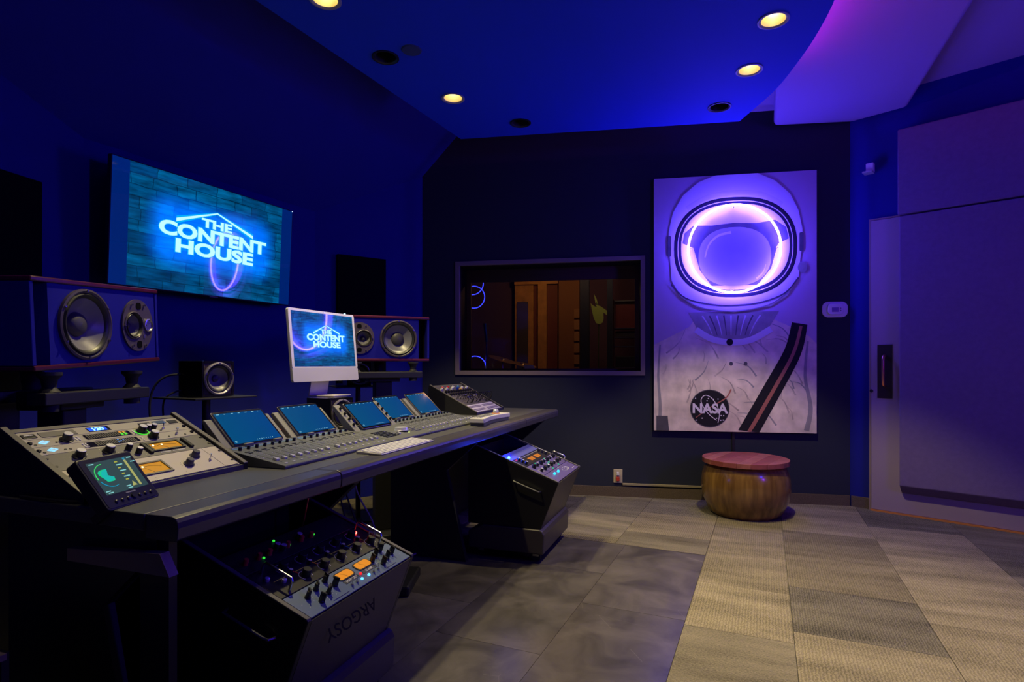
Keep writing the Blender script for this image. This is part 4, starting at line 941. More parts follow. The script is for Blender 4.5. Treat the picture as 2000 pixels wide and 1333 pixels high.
# shared knob meshes
def knob_mesh(nm, r, h, m, skirt=None, flat=False, top=None):
    prof = []
    if skirt: prof += [(skirt, 0.0), (skirt, 0.0025), (r*1.02, 0.004)]
    else: prof += [(r, 0.0)]
    prof += [(r*0.92, h-0.001), (r*0.84, h), (0.0, h)]
    b_ = MB().lathe(prof, n=18)
    me = b_.mesh(nm, m, True)
    if top:
        me.materials.append(top)
        for p in me.polygons:
            if p.center.z > h*0.9: p.material_index = 1
    return me
m_kblack = mat('knob_black', (0.012, 0.012, 0.014), 0.35)
m_kcap = mat('knob_cap_aluminium', (0.72, 0.72, 0.76), 0.3, 0.45)
K_big = knob_mesh('knob_big', 0.0125, 0.022, m_kblack, 0.017, top=m_kcap)
K_mid = knob_mesh('knob_mid', 0.009, 0.019, m_kblack, top=m_kcap)
K_small = knob_mesh('knob_small', 0.006, 0.013, m_kblack, top=m_kcap)
K_black = knob_mesh('knob_round_black', 0.0135, 0.020, m_kblack, 0.019)
K_cream = knob_mesh('knob_grey_cap', 0.012, 0.019, mat('knob_grey', (0.09, 0.09, 0.095), 0.3), 0.016)
def toggle(parent, x, y, m=m_chrome, lean=0.004):
    q = MB().lathe([(0.0048, 0.0), (0.0048, 0.003), (0.0, 0.003)], (x, y, 0.0), n=10); q.cyl((x, y, 0.002), (x, y+lean, 0.020), 0.0016, 0.0026, 8)
    return q.obj('toggle', m, parent, True)
def dots(parent, nm, pts, r, h, m):
    q = MB()
    for x, y in pts: q.cyl((x, y, 0.0), (x, y, h), r, n=6)
    return stuff(q.obj(nm, m, parent))
def panel(parent, w, h, m, nm='faceplate', th=0.004, gap=0.0006):
    return MB().box((0, gap, -th), (w, h-gap, 0.0)).obj(nm, m, parent, bevel=0.0008)
def chassis(parent, w, h, dep=0.04): return MB().box((0.02, 0.002, -dep), (w-0.02, h-0.002, -0.0042)).obj('chassis', m_black, parent)
m_amber = glow('meter_amber', (1.0, 0.40, 0.01), 0.55)
m_amber_hot = glow('meter_bulb', (1.0, 0.85, 0.5), 2.5)
def vu_meter(parent, x, y, w, h, frame, hot=True, bulbs=(0.35,)):
    f = MB()
    e = 0.006
    for a, c in (((x-e, y-e, 0), (x, y+h+e, 0.004)), ((x+w, y-e, 0), (x+w+e, y+h+e, 0.004)), ((x, y-e, 0), (x+w, y, 0.004)), ((x, y+h, 0), (x+w, y+h+e, 0.004))): f.box(a, c)
    fr = f.obj('meter_frame', frame, parent)
    MB().box((x, y, 0.0002), (x+w, y+h, 0.0008)).obj('meter_face', m_amber, fr)
    MB().prism([(x+w*0.5, y+h*0.1), (x+w*0.52, y+h*0.1), (x+w*0.33, y+h*0.85), (x+w*0.32, y+h*0.85)], 0.0010, 0.0013).obj('needle', m_black, fr)
    MB().tube([(x+w*(0.12+0.76*k/12), y+h*(0.55+0.22*math.sin(PI*k/12)), 0.0012) for k in range(13)], 0.0005, 4).obj('scale', m_black, fr)
    if hot:
        for bx in bulbs: MB().lathe([(0.0035, 0.0008), (0.003, 0.002), (0.0, 0.003)], (x+w*bx, y+h*0.75, 0), n=10).obj('bulb', m_amber_hot, fr, True)
    return fr
def ears(parent, w, h, m=m_black, n=1):
    for x in (0.008, w-0.008):
        for k in range(n):
            y = h*(k+0.5)/n if n > 1 else h/2
            MB().prism(rrect(0.011, 0.006, 0.0028, 4, x, y), 0.0001, 0.0022).obj('rack_screw', m, parent)
W_ = 0.494; X0 = 0.0295
def lunit(name, label, cat, s0): return bay_thing(name, label, cat, X0, 0.335, 0.766, LTH, s0, 'gear in the left sloped rack')
U = 0.0408
m_cream = mat('faceplate_cream', (0.56, 0.50, 0.43), 0.45)
m_uagrey = mat('faceplate_silver_grey', (0.40, 0.37, 0.31), 0.42)
m_dkface = mat('faceplate_dark_grey', (0.13, 0.125, 0.115), 0.5)
m_white_ink = mat('white_ink', (0.7, 0.7, 0.68), 0.6)
# cream compressor
t = lunit('compressor', 'cream faced compressor with amber meter at front of left rack', 'compressor', 0.002); h = 3*U
panel(t, W_, h, m_cream); chassis(t, W_, h); vu_meter(t, 0.165, 0.038, 0.100, 0.050, m_cheek)
for x, y in ((0.335, 0.050), (0.385, 0.086)): link('knob', K_cream, t, (x, y, 0))
toggle(t, 0.415, 0.052); ears(t, W_, h, m_black, 2)
MB().box((0.052, 0.004, 0.0002), (0.055, h-0.004, 0.0012)).obj('panel_seam', m_black, t)
MB().box((0.436, 0.004, 0.0002), (0.4367, h-0.004, 0.0006)).obj('panel_seam', m_cheek, t)
MB().box((0.02, 0.001, 0.0002), (W_-0.01, 0.0028, 0.002)).obj('bright_edge', m_chrome, t)
dots(t, 'dial_marks', [(0.335+0.024*math.cos(R(a)), 0.050+0.024*math.sin(R(a))) for a in range(-30, 211, 24)] + [(0.20, 0.016), (0.30, 0.016), (0.40, 0.016)], 0.0008, 0.0004, m_black)
# dark limiter
t = lunit('limiter', 'dark grey limiter with big silver topped knobs and amber meter', 'compressor', 0.002+3*U); h = 2*U
panel(t, W_, h, m_dkface); chassis(t, W_, h); vu_meter(t, 0.292, 0.026, 0.098, 0.036, m_black, True, (0.12, 0.42))
for x, y in ((0.085, 0.052), (0.168, 0.055)): link('knob', K_big, t, (x, y, 0))
for x, y in ((0.226, 0.054), (0.240, 0.028)): link('knob', K_mid, t, (x, y, 0))
for x in (0.268, 0.408): MB().box((x, 0.012, 0.0), (x+0.012, 0.068, 0.008)).obj('button_bank', m_kblack, t, bevel=0.002)
ears(t, W_, h, m_black, 2)
dots(t, 'dial_marks', [(x+0.024*math.cos(R(a)), y+0.024*math.sin(R(a))) for x, y in ((0.085, 0.052), (0.168, 0.055)) for a in range(-30, 211, 40)] + [(0.256, 0.014+0.012*k) for k in range(5)] + [(0.428, 0.014+0.012*k) for k in range(5)] + [(0.045, 0.03), (0.05, 0.06)], 0.0011, 0.0005, m_white_ink)
MB().box((0.300, 0.0095, 0.0002), (0.335, 0.0125, 0.0008)).box((0.342, 0.0095, 0.0002), (0.385, 0.0125, 0.0008)).obj('print_mark', m_white_ink, t)
# two silver audio interfaces
m_logo = glow('logo_ice_blue', (0.25, 0.65, 1.0), 1.3)
for i in range(2):
    t = lunit('audio_interface', ['silver grey audio interface with blue diamond logo, lower of two', 'silver grey audio interface with green ringed knob, upper of two'][i], 'audio interface', 0.002+(5+i)*U); h = U
    panel(t, W_, h, m_uagrey); chassis(t, W_, h)
    lg = MB().prism([(0.032, 0.020), (0.044, 0.010), (0.060, 0.020), (0.048, 0.031)], 0.0002, 0.0014).obj('logo_plate', m_logo, t)
    link('logo_letter', text_mesh('UA', m_whitepl, 0.010, 0, 0.0004), lg, (0.046, 0.0165, 0.0016))
    q = MB().box((0.155 - 0.02*(1-i), 0.008, 0.0002), (0.290, 0.033, 0.0012)).obj('meter_bridge', m_black_gloss, t)
    qs = MB()
    for k in range(18): qs.box((0.160+0.0068*k, 0.010, 0.0013), (0.1645+0.0068*k, 0.031, 0.0017))
    stuff(qs.obj('meter_segments', mat('meter_seg', (0.03, 0.028, 0.04), 0.4), q))
    if i:
        for k in range(2):
            MB().box((0.258+0.011*k, 0.010, 0.0018), (0.264+0.011*k, 0.022, 0.0022)).obj('level_bar', glow('led_green', (0.1, 1.0, 0.05), 0.8), q)
            MB().box((0.258+0.011*k, 0.0222, 0.0018), (0.264+0.011*k, 0.031, 0.0022)).obj('level_bar', glow('led_orange', (1.0, 0.35, 0.03), 0.8), q)
        link('knob', K_big, t, (0.104, 0.020, 0)); link('knob', K_big, t, (0.327, 0.018, 0))
        MB().tube([(0.327+0.020*math.cos(R(a)), 0.018+0.020*math.sin(R(a)), 0.0012) for a in range(-210, 31, 15)], 0.0013, 5).obj('knob_halo', glow('led_green', (0.1, 1.0, 0.05), 0.8), t)
        for x in (0.352, 0.372): link('knob', K_mid, t, (x, 0.026, 0))
        toggle(t, 0.405, 0.022)
    else:
        link('knob', K_big, t, (0.340, 0.020, 0)); toggle(t, 0.425, 0.022)
        dots(q, 'status_dots', [(0.225, 0.014), (0.235, 0.020), (0.245, 0.026), (0.23, 0.029)], 0.0022, 0.002, glow('led_blue', (0.05, 0.3, 1.0), 1.5))
    dots(t, 'white_buttons', [(0.128+0.008*(k % 2), 0.012+0.008*(k//2)) for k in range(6)] + [(0.302, 0.010+0.009*k) for k in range(3)], 0.0028, 0.002, m_whitepl)
    dots(t, 'jack_holes', [(0.075, 0.014), (0.088, 0.014), (0.022, 0.012), (0.39, 0.012), (0.45, 0.012)], 0.0038, 0.0012, m_black)
    for x in (0.012, W_-0.012): MB().lathe([(0.0065, 0.0), (0.0055, 0.004), (0.0, 0.005)], (x, U/2, 0), n=12).obj('thumb_screw', m_black_gloss, t, True)
# slim clock unit
t = lunit('clock_unit', 'slim rack unit with glowing blue digits at back of left rack', 'rack unit', 0.002+7*U); h = U*0.98
panel(t, W_, h, m_uagrey); chassis(t, W_, h)
q = MB().box((0.185, 0.007, 0.0002), (0.250, 0.030, 0.0012)).obj('display', mat('display_blue_black', (0.0, 0.005, 0.03), 0.2), t)
link('digits', text_mesh('120', glow('digit_cyan', (0.25, 0.7, 1.0), 2.2), 0.022, 0, 0.001, 1.1), q, (0.214, 0.011, 0.0016))
MB().box((0.187, 0.009, 0.0013), (0.241, 0.028, 0.0014)).obj('backlight', glow('digit_blue', (0.0, 0.10, 1.0), 0.9), q)
MB().box((0.056, 0.004, 0.0002), (0.150, 0.030, 0.0014)).obj('slot_cover', m_dkface, t)
for x0, x1 in ((0.012, 0.046), (0.345, 0.385), (0.448, 0.482)): MB().box((x0, 0.006, 0.0002), (x1, 0.026, 0.002)).obj('button_cap', m_kblack, t, bevel=0.001)
MB().box((0.018, 0.018, 0.0022), (0.040, 0.021, 0.0026)).obj('name_mark', m_white_ink, t)
MB().box((0.395, 0.012, 0.0002), (0.440, 0.030, 0.0012)).obj('display', mat('display_slate', (0.06, 0.10, 0.16), 0.3), t)

# ------------------------------------------------------------------ control surfaces, tablets, dock
m_surf = mat('surface_slate', (0.105, 0.112, 0.118), 0.48)
m_fin = mat('surface_fin_grey', (0.23, 0.225, 0.20), 0.5)
m_cap_f = mat('fader_cap_silver', (0.75, 0.75, 0.80), 0.25, 0.4)
m_strip = mat('display_strip_blue', (0.12, 0.20, 0.33), 0.3)
cap_me = MB()
cap_me.prism([(-0.009, 0.0), (0.009, 0.0), (0.0085, 0.006), (0.004, 0.0085), (0.0, 0.0075), (-0.004, 0.0085), (-0.0085, 0.006)], -0.0065, 0.0065, 'x')
CAPM = cap_me.mesh('fader_cap', m_cap_f, True)
KN_S = knob_mesh('knob_encoder', 0.0062, 0.012, m_kblack)
SURF_L = ['leftmost fader control surface next to the left rack', 'second fader control surface from the left, beside the dock', 'third fader control surface, just right of the jog wheel dock', 'fourth fader control surface next to the right rack']
TAB_L = ['tablet on the leftmost control surface', 'tablet on the second control surface from left', 'tablet on the third control surface behind the jog wheel dock', 'rightmost tablet beside the right sloped rack']
SW, SD = 0.331, 0.262
SF, SB = 0.012, 0.054           # heights of the wedge front and back
STH = math.atan2(SB-SF, SD)
def surf_z(y): return SF + (SB-SF)*y/SD
m_tabscr = bpy.data.materials.new('tablet_screen_blue'); m_tabscr.use_nodes = True
nt = m_tabscr.node_tree; Bn = nt.nodes['Principled BSDF']; Bn.inputs['Base Color'].default_value = (0.004, 0.004, 0.006, 1); Bn.inputs['Roughness'].default_value = 0.06
tc = nt.nodes.new('ShaderNodeTexCoord'); gr = nt.nodes.new('ShaderNodeTexGradient'); cr = nt.nodes.new('ShaderNodeValToRGB'); mp = nt.nodes.new('ShaderNodeMapping'); mp.inputs['Scale'].default_value = (4.0, 1, 1)
nt.links.new(tc.outputs['Object'], mp.inputs['Vector']); nt.links.new(mp.outputs[0], gr.inputs['Vector']); nt.links.new(gr.outputs['Fac'], cr.inputs['Fac'])
cr.color_ramp.elements[0].color = (0.0, 0.072, 0.19, 1); cr.color_ramp.elements[1].color = (0.0, 0.052, 0.21, 1)
nt.links.new(cr.outputs['Color'], Bn.inputs['Emission Color']); Bn.inputs['Emission Strength'].default_value = 1.0; m_tabscr.cycles.emission_sampling = 'NONE'
m_icon = glow('screen_icon_cyan', (0.35, 0.85, 1.0), 0.8)
TLW, TLH = 0.247, 0.165
def tablet(label, x, y, z, ang=50):
    t = thing('tablet', label, 'tablet', D(x, y, z), rot=(R(ang), 0, DROT), group='tablets standing on the control surfaces')
    b_ = MB().prism(rrect(TLW, TLH, 0.010, 5, TLW/2, TLH/2), -0.0065, 0.0).obj('body', mat('tablet_edge', (0.28, 0.27, 0.30), 0.3, 0.8), t, bevel=0.001)
    MB().prism(rrect(TLW-0.003, TLH-0.003, 0.009, 5, TLW/2, TLH/2), 0.0001, 0.0006).obj('bezel', m_black_gloss, t)
    s_ = MB().add([(0.009, 0.010, 0.0009), (TLW-0.009, 0.010, 0.0009), (TLW-0.009, TLH-0.009, 0.0009), (0.009, TLH-0.009, 0.0009)], [(0, 1, 2, 3)]).obj('screen', m_tabscr, t)
    q = MB()
    for k, wq in enumerate((0.012, 0.007, 0.010, 0.009, 0.011, 0.012, 0.003)): q.box((0.02+0.033*k, TLH-0.0145, 0.0011), (0.02+0.033*k+wq, TLH-0.0125, 0.0013))
    for k in range(8): q.box((0.118+0.011*k, 0.0165, 0.0011), (0.1205+0.011*k, 0.0195, 0.0013))
    for k in range(2): q.box((0.016, 0.0165+0.005*k, 0.0011), (0.026, 0.018+0.005*k, 0.0013))
    stuff(q.obj('menu_icons', m_icon, s_))
    return t
def fin(parent, x0, x1, y0, tilt_=45, ln=0.15):
    c, s_ = math.cos(R(tilt_)), math.sin(R(tilt_)); z0 = SB - 0.012
    prof = [(y0, z0), (y0 + ln*c, z0 + ln*s_), (y0 + ln*c + 0.008, z0 + ln*s_ + 0.001), (y0 + ln*c + 0.014, z0 + ln*s_ - 0.006), (y0+0.03, 0.0), (y0-0.004, 0.0)]
    return MB().prism(prof, x0, x1, 'x').obj('tablet_rest', m_fin, parent, bevel=0.003)
def surface(i, x):
    t = thing('control_surface', SURF_L[i], 'control surface', D(x, 0.19, TOP+0.0005), DROT, 'fader control surfaces on the desk')
    MB().prism([(0.0, 0.0), (0.0, SF-0.004), (0.004, SF), (SD-0.03, surf_z(SD-0.03)), (SD, SB), (SD+0.03, SB-0.004), (SD+0.03, 0.0)], 0.0006, SW-0.0006, 'x').obj('body', m_surf, t, bevel=0.002)
    # a tilted frame keeps the controls on the wedge: z = surf_z(y)
    def at_(y, dz=0.0): return surf_z(y) + dz
    q = MB(); q2 = MB(); q3 = MB()
    for k in range(8):
        cx_ = 0.030 + 0.0388*k
        link('fader_cap', CAPM, t, (cx_, 0.066, at_(0.066)), (STH, 0, 0))
        link('knob', KN_S, t, (cx_, 0.222, at_(0.222)), (STH, 0, 0))
        for j in range(9): q.box((cx_-0.0155, 0.084+0.0105*j, at_(0.084+0.0105*j)-0.001), (cx_-0.0125, 0.0875+0.0105*j, at_(0.0875+0.0105*j)+0.0008))
        q2.prism(rrect(0.014, 0.006, 0.0028, 3, cx_, 0.024), at_(0.021)-0.001, at_(0.027)+0.0004)
        for j in range(3): q3.box((cx_-0.009+0.007*j, 0.172, at_(0.172)-0.001), (cx_-0.004+0.007*j, 0.179, at_(0.179)+0.001)); q3.box((cx_-0.009+0.007*j, 0.186, at_(0.186)-0.001), (cx_-0.004+0.007*j, 0.193, at_(0.193)+0.001))
    stuff(q.obj('level_dots', m_white_ink, t)); stuff(q2.obj('name_buttons', m_whitepl, t)); stuff(q3.obj('channel_buttons', m_kblack, t))
    # slots under the caps
    sl = MB()
    for k in range(8):
        cx_ = 0.030 + 0.0388*k; sl.add([(cx_-0.0012, 0.040, at_(0.040, 0.0003)), (cx_+0.0012, 0.040, at_(0.040, 0.0003)), (cx_+0.0012, 0.150, at_(0.150, 0.0003)), (cx_-0.0012, 0.150, at_(0.150, 0.0003))], [(0, 1, 2, 3)])
    stuff(sl.obj('fader_slots', m_black, t))
    MB().add([(0.012, 0.230, at_(0.230, 0.0006)), (SW-0.012, 0.230, at_(0.230, 0.0006)), (SW-0.012, 0.244, at_(0.244, 0.0014)), (0.012, 0.244, at_(0.244, 0.0014))], [(0, 1, 2, 3)]).obj('display_strip', m_strip, t)
    st_ = MB()
    for k in range(8): st_.box((0.018+0.0388*k, 0.2465, at_(0.2465)-0.001), (0.044+0.0388*k, 0.2495, at_(0.2495)+0.0018))
    stuff(st_.obj('strip_marks', m_white_ink, t))
    for a in (0.012, SW-0.05): fin(t, a, a+0.038, SD-0.004)
    for a in (0.078, 0.222): MB().box((a, SD-0.022, SB-0.004), (a+0.036, SD-0.008, SB+0.010)).obj('tablet_clip', m_fin, t, bevel=0.0015)
    return t
xs = [0.566, 0.899, 1.598, 1.931]
for i, x in enumerate(xs):
    surface(i, x)
    tablet(TAB_L[i], x+0.044, 0.19+SD-0.003, TOP+SB+0.002, 45)
# the dock with jog wheel
DX, DWd = 1.233, 0.362
t = thing('control_dock', 'control dock with silver jog wheel between the fader surfaces', 'control surface', D(DX, 0.19, TOP+0.0005), DROT)
MB().prism([(0.0, 0.0), (0.0, SF-0.004), (0.004, SF), (SD-0.10, surf_z(SD-0.10)), (SD-0.06, surf_z(SD-0.06)), (SD+0.03, SB-0.004), (SD+0.03, 0.0)], 0.0006, DWd-0.0006, 'x').obj('body', m_surf, t, bevel=0.002)
MB().lathe([(0.036, 0.0), (0.036, 0.003), (0.033, 0.006), (0.032, 0.012), (0.029, 0.016), (0.020, 0.0165), (0.0, 0.016)], (0.235, 0.095, surf_z(0.095)), n=36).obj('jog_wheel', m_kcap, t, True)
MB().lathe([(0.004, 0.0), (0.004, 0.002), (0.0, 0.002)], (0.235, 0.052, surf_z(0.052)), n=10).obj('wheel_light', glow('led_lime', (0.8, 1.0, 0.3), 1.2), t)
link('fader_cap', CAPM, t, (0.155, 0.062, surf_z(0.062)), (STH, 0, 0))
q = MB(); q2 = MB()
for k in range(6):
    for j in range(6): q.box((0.03+0.018*k, 0.045+0.016*j, surf_z(0.045+0.016*j)-0.001), (0.042+0.018*k, 0.053+0.016*j, surf_z(0.053+0.016*j)+0.002))
for k in range(4):
    for j in range(4): q2.box((0.285+0.018*k, 0.05+0.018*j, surf_z(0.05+0.018*j)-0.001), (0.299+0.018*k, 0.058+0.018*j, surf_z(0.058+0.018*j)+0.002))
stuff(q.obj('keys', m_kblack, t)); stuff(q2.obj('pale_keys', m_grey, t))
for a in (0.004, DWd-0.046):
    f = fin(t, a, a+0.042, SD-0.07, 44, 0.165)
    for k in range(4):
        dd = 0.040 + 0.034*k; c, s_ = math.cos(R(44)), math.sin(R(44))
        link('knob', KN_S, f, (a+0.021, SD-0.07 + dd*c, SB-0.012 + dd*s_), (R(44), 0, 0))
tablet('tablet standing over the jog wheel dock between knob strips', DX+0.058, 0.19+SD-0.075, TOP+SB-0.004, 44)
# orange cable stub between the tablets
t = MB().tube([D(0.875, 0.50, 0.82), D(0.93, 0.52, 0.845), D(0.965, 0.53, 0.86)], 0.003, 6).obj('cable', mat('orange_cable', (0.85, 0.16, 0.03), 0.4), None, True)
tag(t, 'short orange cable showing between the two left tablets', 'cable')

# ------------------------------------------------------------------ keyboard, talkback controller
t = thing('computer_keyboard', 'slim white computer keyboard lying at the desk edge', 'keyboard', D(0.925, 0.050, TOP+0.0005), DROT)
MB().prism([(0.0, 0.0), (0.0, 0.004), (0.115, 0.011), (0.115, 0.0)], 0.0, 0.43, 'x').obj('body', mat('keyboard_aluminium', (0.62, 0.60, 0.58), 0.35, 0.3), t, bevel=0.0015)
q = MB()
for r_ in range(6):
    for k in range(21):
        if r_ == 0 and 4 <= k <= 7: continue
        x = 0.008 + 0.0198*k; y = 0.006 + 0.0178*r_
        z = 0.004 + 0.007*y/0.115
        x1 = x + 0.0172 + (0.0198*4 if (r_ == 0 and k == 3) else 0)
        q.box((x, y, z-0.001), (x1, y+0.0152, z + 0.0022 + 0.0009))
stuff(q.obj('keys', m_whitepl, t))
t = thing('monitor_controller', 'white monitor controller with silver knob on an orange ring', 'controller', D(1.99, 0.055, TOP+0.0005), DROT)
pl_ = [(0.0, 0.10), (0.0, 0.012)] + [(0.02+0.04*k, 0.012 + 0.030*math.sin(PI*k/10)*0.9) for k in range(11)] + [(0.43, 0.012), (0.43, 0.10)] + [(0.40-0.04*k, 0.10 + 0.022*math.sin(PI*k/10)) for k in range(1, 10)]
MB().prism(pl_, 0.018, 0.044).obj('body', mat('controller_white', (0.62, 0.60, 0.60), 0.4), t, bevel=0.004)
MB().prism([(x*0.96+0.008, y*0.92+0.006) for x, y in pl_], 0.0, 0.0175).obj('foot', m_dgrey, t)
q = MB()
for k in range(9):
    for j in range(3): q.box((0.06+0.026*k, 0.055+0.018*j, 0.0442), (0.076+0.026*k, 0.065+0.018*j, 0.0465))
stuff(q.obj('buttons', m_grey, t))
MB().lathe([(0.024, 0.0442), (0.024, 0.048), (0.0, 0.048)], (0.345, 0.075, 0), n=24).obj('knob_ring', glow('ring_orange', (1.0, 0.25, 0.03), 0.55), t, True)
MB().lathe([(0.018, 0.048), (0.017, 0.066), (0.014, 0.069), (0.0, 0.069)], (0.345, 0.075, 0), n=24).obj('knob', m_kcap, t, True)
# small mark line and screws on the desk
# ------------------------------------------------------------------ touch meter standing before the left rack
MDZ = math.atan2(0.163, 0.019)
t = thing('touch_meter', 'small tilted audio meter with green radar display', 'meter display', (-0.948, 1.350, TOP+0.001), rot=(R(52), 0, MDZ))
mw, mh = 0.168, 0.150
MB().prism(rrect(mw, mh, 0.010, 5, mw/2, mh/2), -0.034, 0.0).obj('body', m_black, t, bevel=0.004)
m_bz = mat('meter_bezel', (0.02, 0.018, 0.03), 0.3)
MB().prism(rrect(mw-0.01, mh-0.01, 0.008, 5, mw/2, mh/2), 0.0001, 0.0008).obj('bezel', m_bz, t)
s_ = MB().add([(0.020, 0.040, 0.0011), (mw-0.014, 0.040, 0.0011), (mw-0.014, mh-0.016, 0.0011), (0.020, mh-0.016, 0.0011)], [(0, 1, 2, 3)]).obj('screen', glow('meter_screen', (0.022, 0.055, 0.062), 1.0), t)
gcx, gcy = 0.058, 0.092
MB().add([(gcx, gcy, 0.0014)] + [(gcx + 0.026*math.cos(R(a))*(0.8+0.2*math.sin(R(a*3))), gcy + 0.026*math.sin(R(a))*(0.85+0.15*math.cos(R(a*2))), 0.0014) for a in range(70, 341, 10)], [(0, i, i+1) for i in range(1, 27)]).obj('radar_sweep', glow('radar_green', (0.0, 0.62, 0.28), 0.9), s_)
MB().add([(gcx, gcy, 0.0016)] + [(gcx + 0.017*math.cos(R(a)), gcy + 0.017*math.sin(R(a)), 0.0016) for a in range(70, 341, 10)], [(0, i, i+1) for i in range(1, 27)]).obj('radar_core', glow('radar_teal', (0.0, 0.5, 0.45), 0.9), s_)
MB().tube([(gcx+0.033*math.cos(R(a)), gcy+0.033*math.sin(R(a)), 0.0015) for a in range(90, 201, 8)], 0.0012, 4).obj('radar_arc', glow('arc_green', (0.05, 0.75, 0.15), 0.9), s_)
MB().tube([(gcx+0.033*math.cos(R(a)), gcy+0.033*math.sin(R(a)), 0.0015) for a in range(204, 300, 8)], 0.001, 4).obj('radar_arc', glow('arc_cyan', (0.0, 0.35, 0.6), 0.8), s_)
MB().box((0.128, 0.046, 0.0013), (0.135, 0.124, 0.0017)).obj('level_bar', glow('bar_sand', (0.42, 0.42, 0.13), 0.9), s_)
MB().box((0.128, 0.124, 0.0013), (0.135, 0.131, 0.0017)).obj('level_bar', glow('bar_blue', (0.02, 0.25, 0.4), 0.9), s_)
MB().prism([(0.107, 0.048), (0.122, 0.048), (0.114, 0.062)], 0.0012, 0.0016).obj('warning_mark', glow('bar_sand', (0.42, 0.42, 0.13), 0.9), s_)
q = MB(); q2 = MB()
for k in range(7): (q if k % 2 else q2).box((0.099, 0.068+0.009*k, 0.0012), (0.118 if k % 2 else 0.108, 0.071+0.009*k, 0.0016))
for x, y in ((0.024, 0.048), (0.028, 0.043), (0.088, 0.050), (0.09, 0.044), (0.026, 0.128), (0.142, 0.128), (0.146, 0.115)): q.box((x, y, 0.0012), (x+0.014, y+0.0025, 0.0016))
stuff(q.obj('screen_text', glow('txt_aqua', (0.25, 0.65, 0.65), 0.9), s_)); stuff(q2.obj('screen_values', glow('txt_yellow', (0.45, 0.45, 0.05), 0.9), s_))
for k in (0, 1, 2, 4, 5, 6): MB().lathe([(0.0042, 0.0009), (0.0042, 0.003), (0.0025, 0.004), (0.0, 0.004)], (0.034+0.0185*k, 0.019, 0), n=12).obj('button', m_kblack, t, True)
MB().lathe([(0.007, 0.0009), (0.007, 0.004), (0.0, 0.004)], (0.090, 0.022, 0), n=12).obj('button', m_kblack, t, True)
MB().box((0.074, 0.0325, 0.001), (0.104, 0.036, 0.0013)).obj('name_mark', m_grey, t)
MB().prism([(0.01, 0.0), (0.10, 0.0), (0.10, 0.01), (0.01, 0.02)], -0.06, -0.034).obj('stand', m_black, t)
t = MB().tube(catmull([Vector(p) for p in (D(0.06, 0.28, TOP+0.03), D(0.02, 0.33, TOP+0.008), D(0.005, 0.42, TOP+0.006), D(0.006, 0.55, TOP+0.006))], 5), 0.004, 6).obj('cable', m_rubber, None, True)
tag(t, 'black lead running from the touch meter past left rack', 'cable')

# ------------------------------------------------------------------ right rack: knob modules, patch bay and cables
def runit(name, label, cat, s0): return bay_thing(name, label, cat, 2.657, 0.402, 0.766, RTH, s0, 'gear in the right sloped rack')
m_plum = mat('faceplate_plum', (0.10, 0.09, 0.11), 0.45)
m_violet = mat('label_strip_white', (0.55, 0.50, 0.62), 0.5)
t = runit('patch_bay', 'lilac labelled patch bay at the front of the right rack', 'patch bay', 0.002); h = 0.095
panel(t, 0.498, h, m_violet); chassis(t, 0.498, h, 0.03)
q = MB()
for r_ in range(2):
    for k in range(24):
        if k in (11, 12): continue
        for j in range(2): q.box((0.02+0.0193*k, 0.014+0.042*r_+0.013*j, 0.0002), (0.034+0.0193*k, 0.022+0.042*r_+0.013*j, 0.001))
stuff(q.obj('label_cells', mat('label_ink_violet', (0.09, 0.06, 0.22), 0.5), t))
t = runit('patch_bay', 'dark patch bay full of black cables in the right rack', 'patch bay', 0.099); h = 0.09
panel(t, 0.498, h, m_plum); chassis(t, 0.498, h, 0.03)
dots(t, 'jack_holes', [(0.02+0.0193*k, 0.018+0.018*j) for k in range(24) for j in range(4)], 0.0035, 0.001, m_steel)
t = runit('module_rack', 'module rack with red white and blue knobs atop right rack', 'rack unit', 0.191); h = 0.178
panel(t, 0.498, h, m_plum); chassis(t, 0.498, h, 0.03)
kc = {'white': (0.7, 0.7, 0.68), 'red': (0.55, 0.02, 0.03), 'pink': (0.7, 0.15, 0.15), 'blue': (0.02, 0.06, 0.4), 'teal': (0.1, 0.4, 0.5), 'black': (0.012, 0.012, 0.014)}
KM = {k: knob_mesh('knob_'+k, 0.0105, 0.018, mat('knob_'+k, c, 0.35)) for k, c in kc.items()}
for k, cn in enumerate(('white', 'pink', 'white', 'red', 'white', 'white', 'blue', 'teal', 'white', 'black', 'white')): link('knob', KM[cn], t, (0.035+0.043*k, 0.130 + (0.012 if k % 2 else -0.004), 0))
for k in range(11):
    link('knob', KM['black'], t, (0.040+0.042*k, 0.088, 0)); link('knob', KM['black'], t, (0.055+0.042*k, 0.052, 0))
MB().box((0.335, 0.095, 0.0002), (0.375, 0.125, 0.003)).obj('meter_face', glow('meter_orange_dim', (0.9, 0.35, 0.02), 0.6), t)
MB().box((0.02, 0.028, 0.0002), (0.48, 0.030, 0.0015)).obj('panel_line', m_steel, t)
dots(t, 'small_lights', [(0.04+0.031*k, 0.020) for k in range(14)], 0.002, 0.001, m_white_ink)
rr = random.Random(5)
c_, s2_ = math.cos(RTH), math.sin(RTH)
def rp(x, s0, hgt): return D(2.657+x, 0.402 + s0*c_ - hgt*s2_, 0.769 + s0*s2_ + hgt*c_)
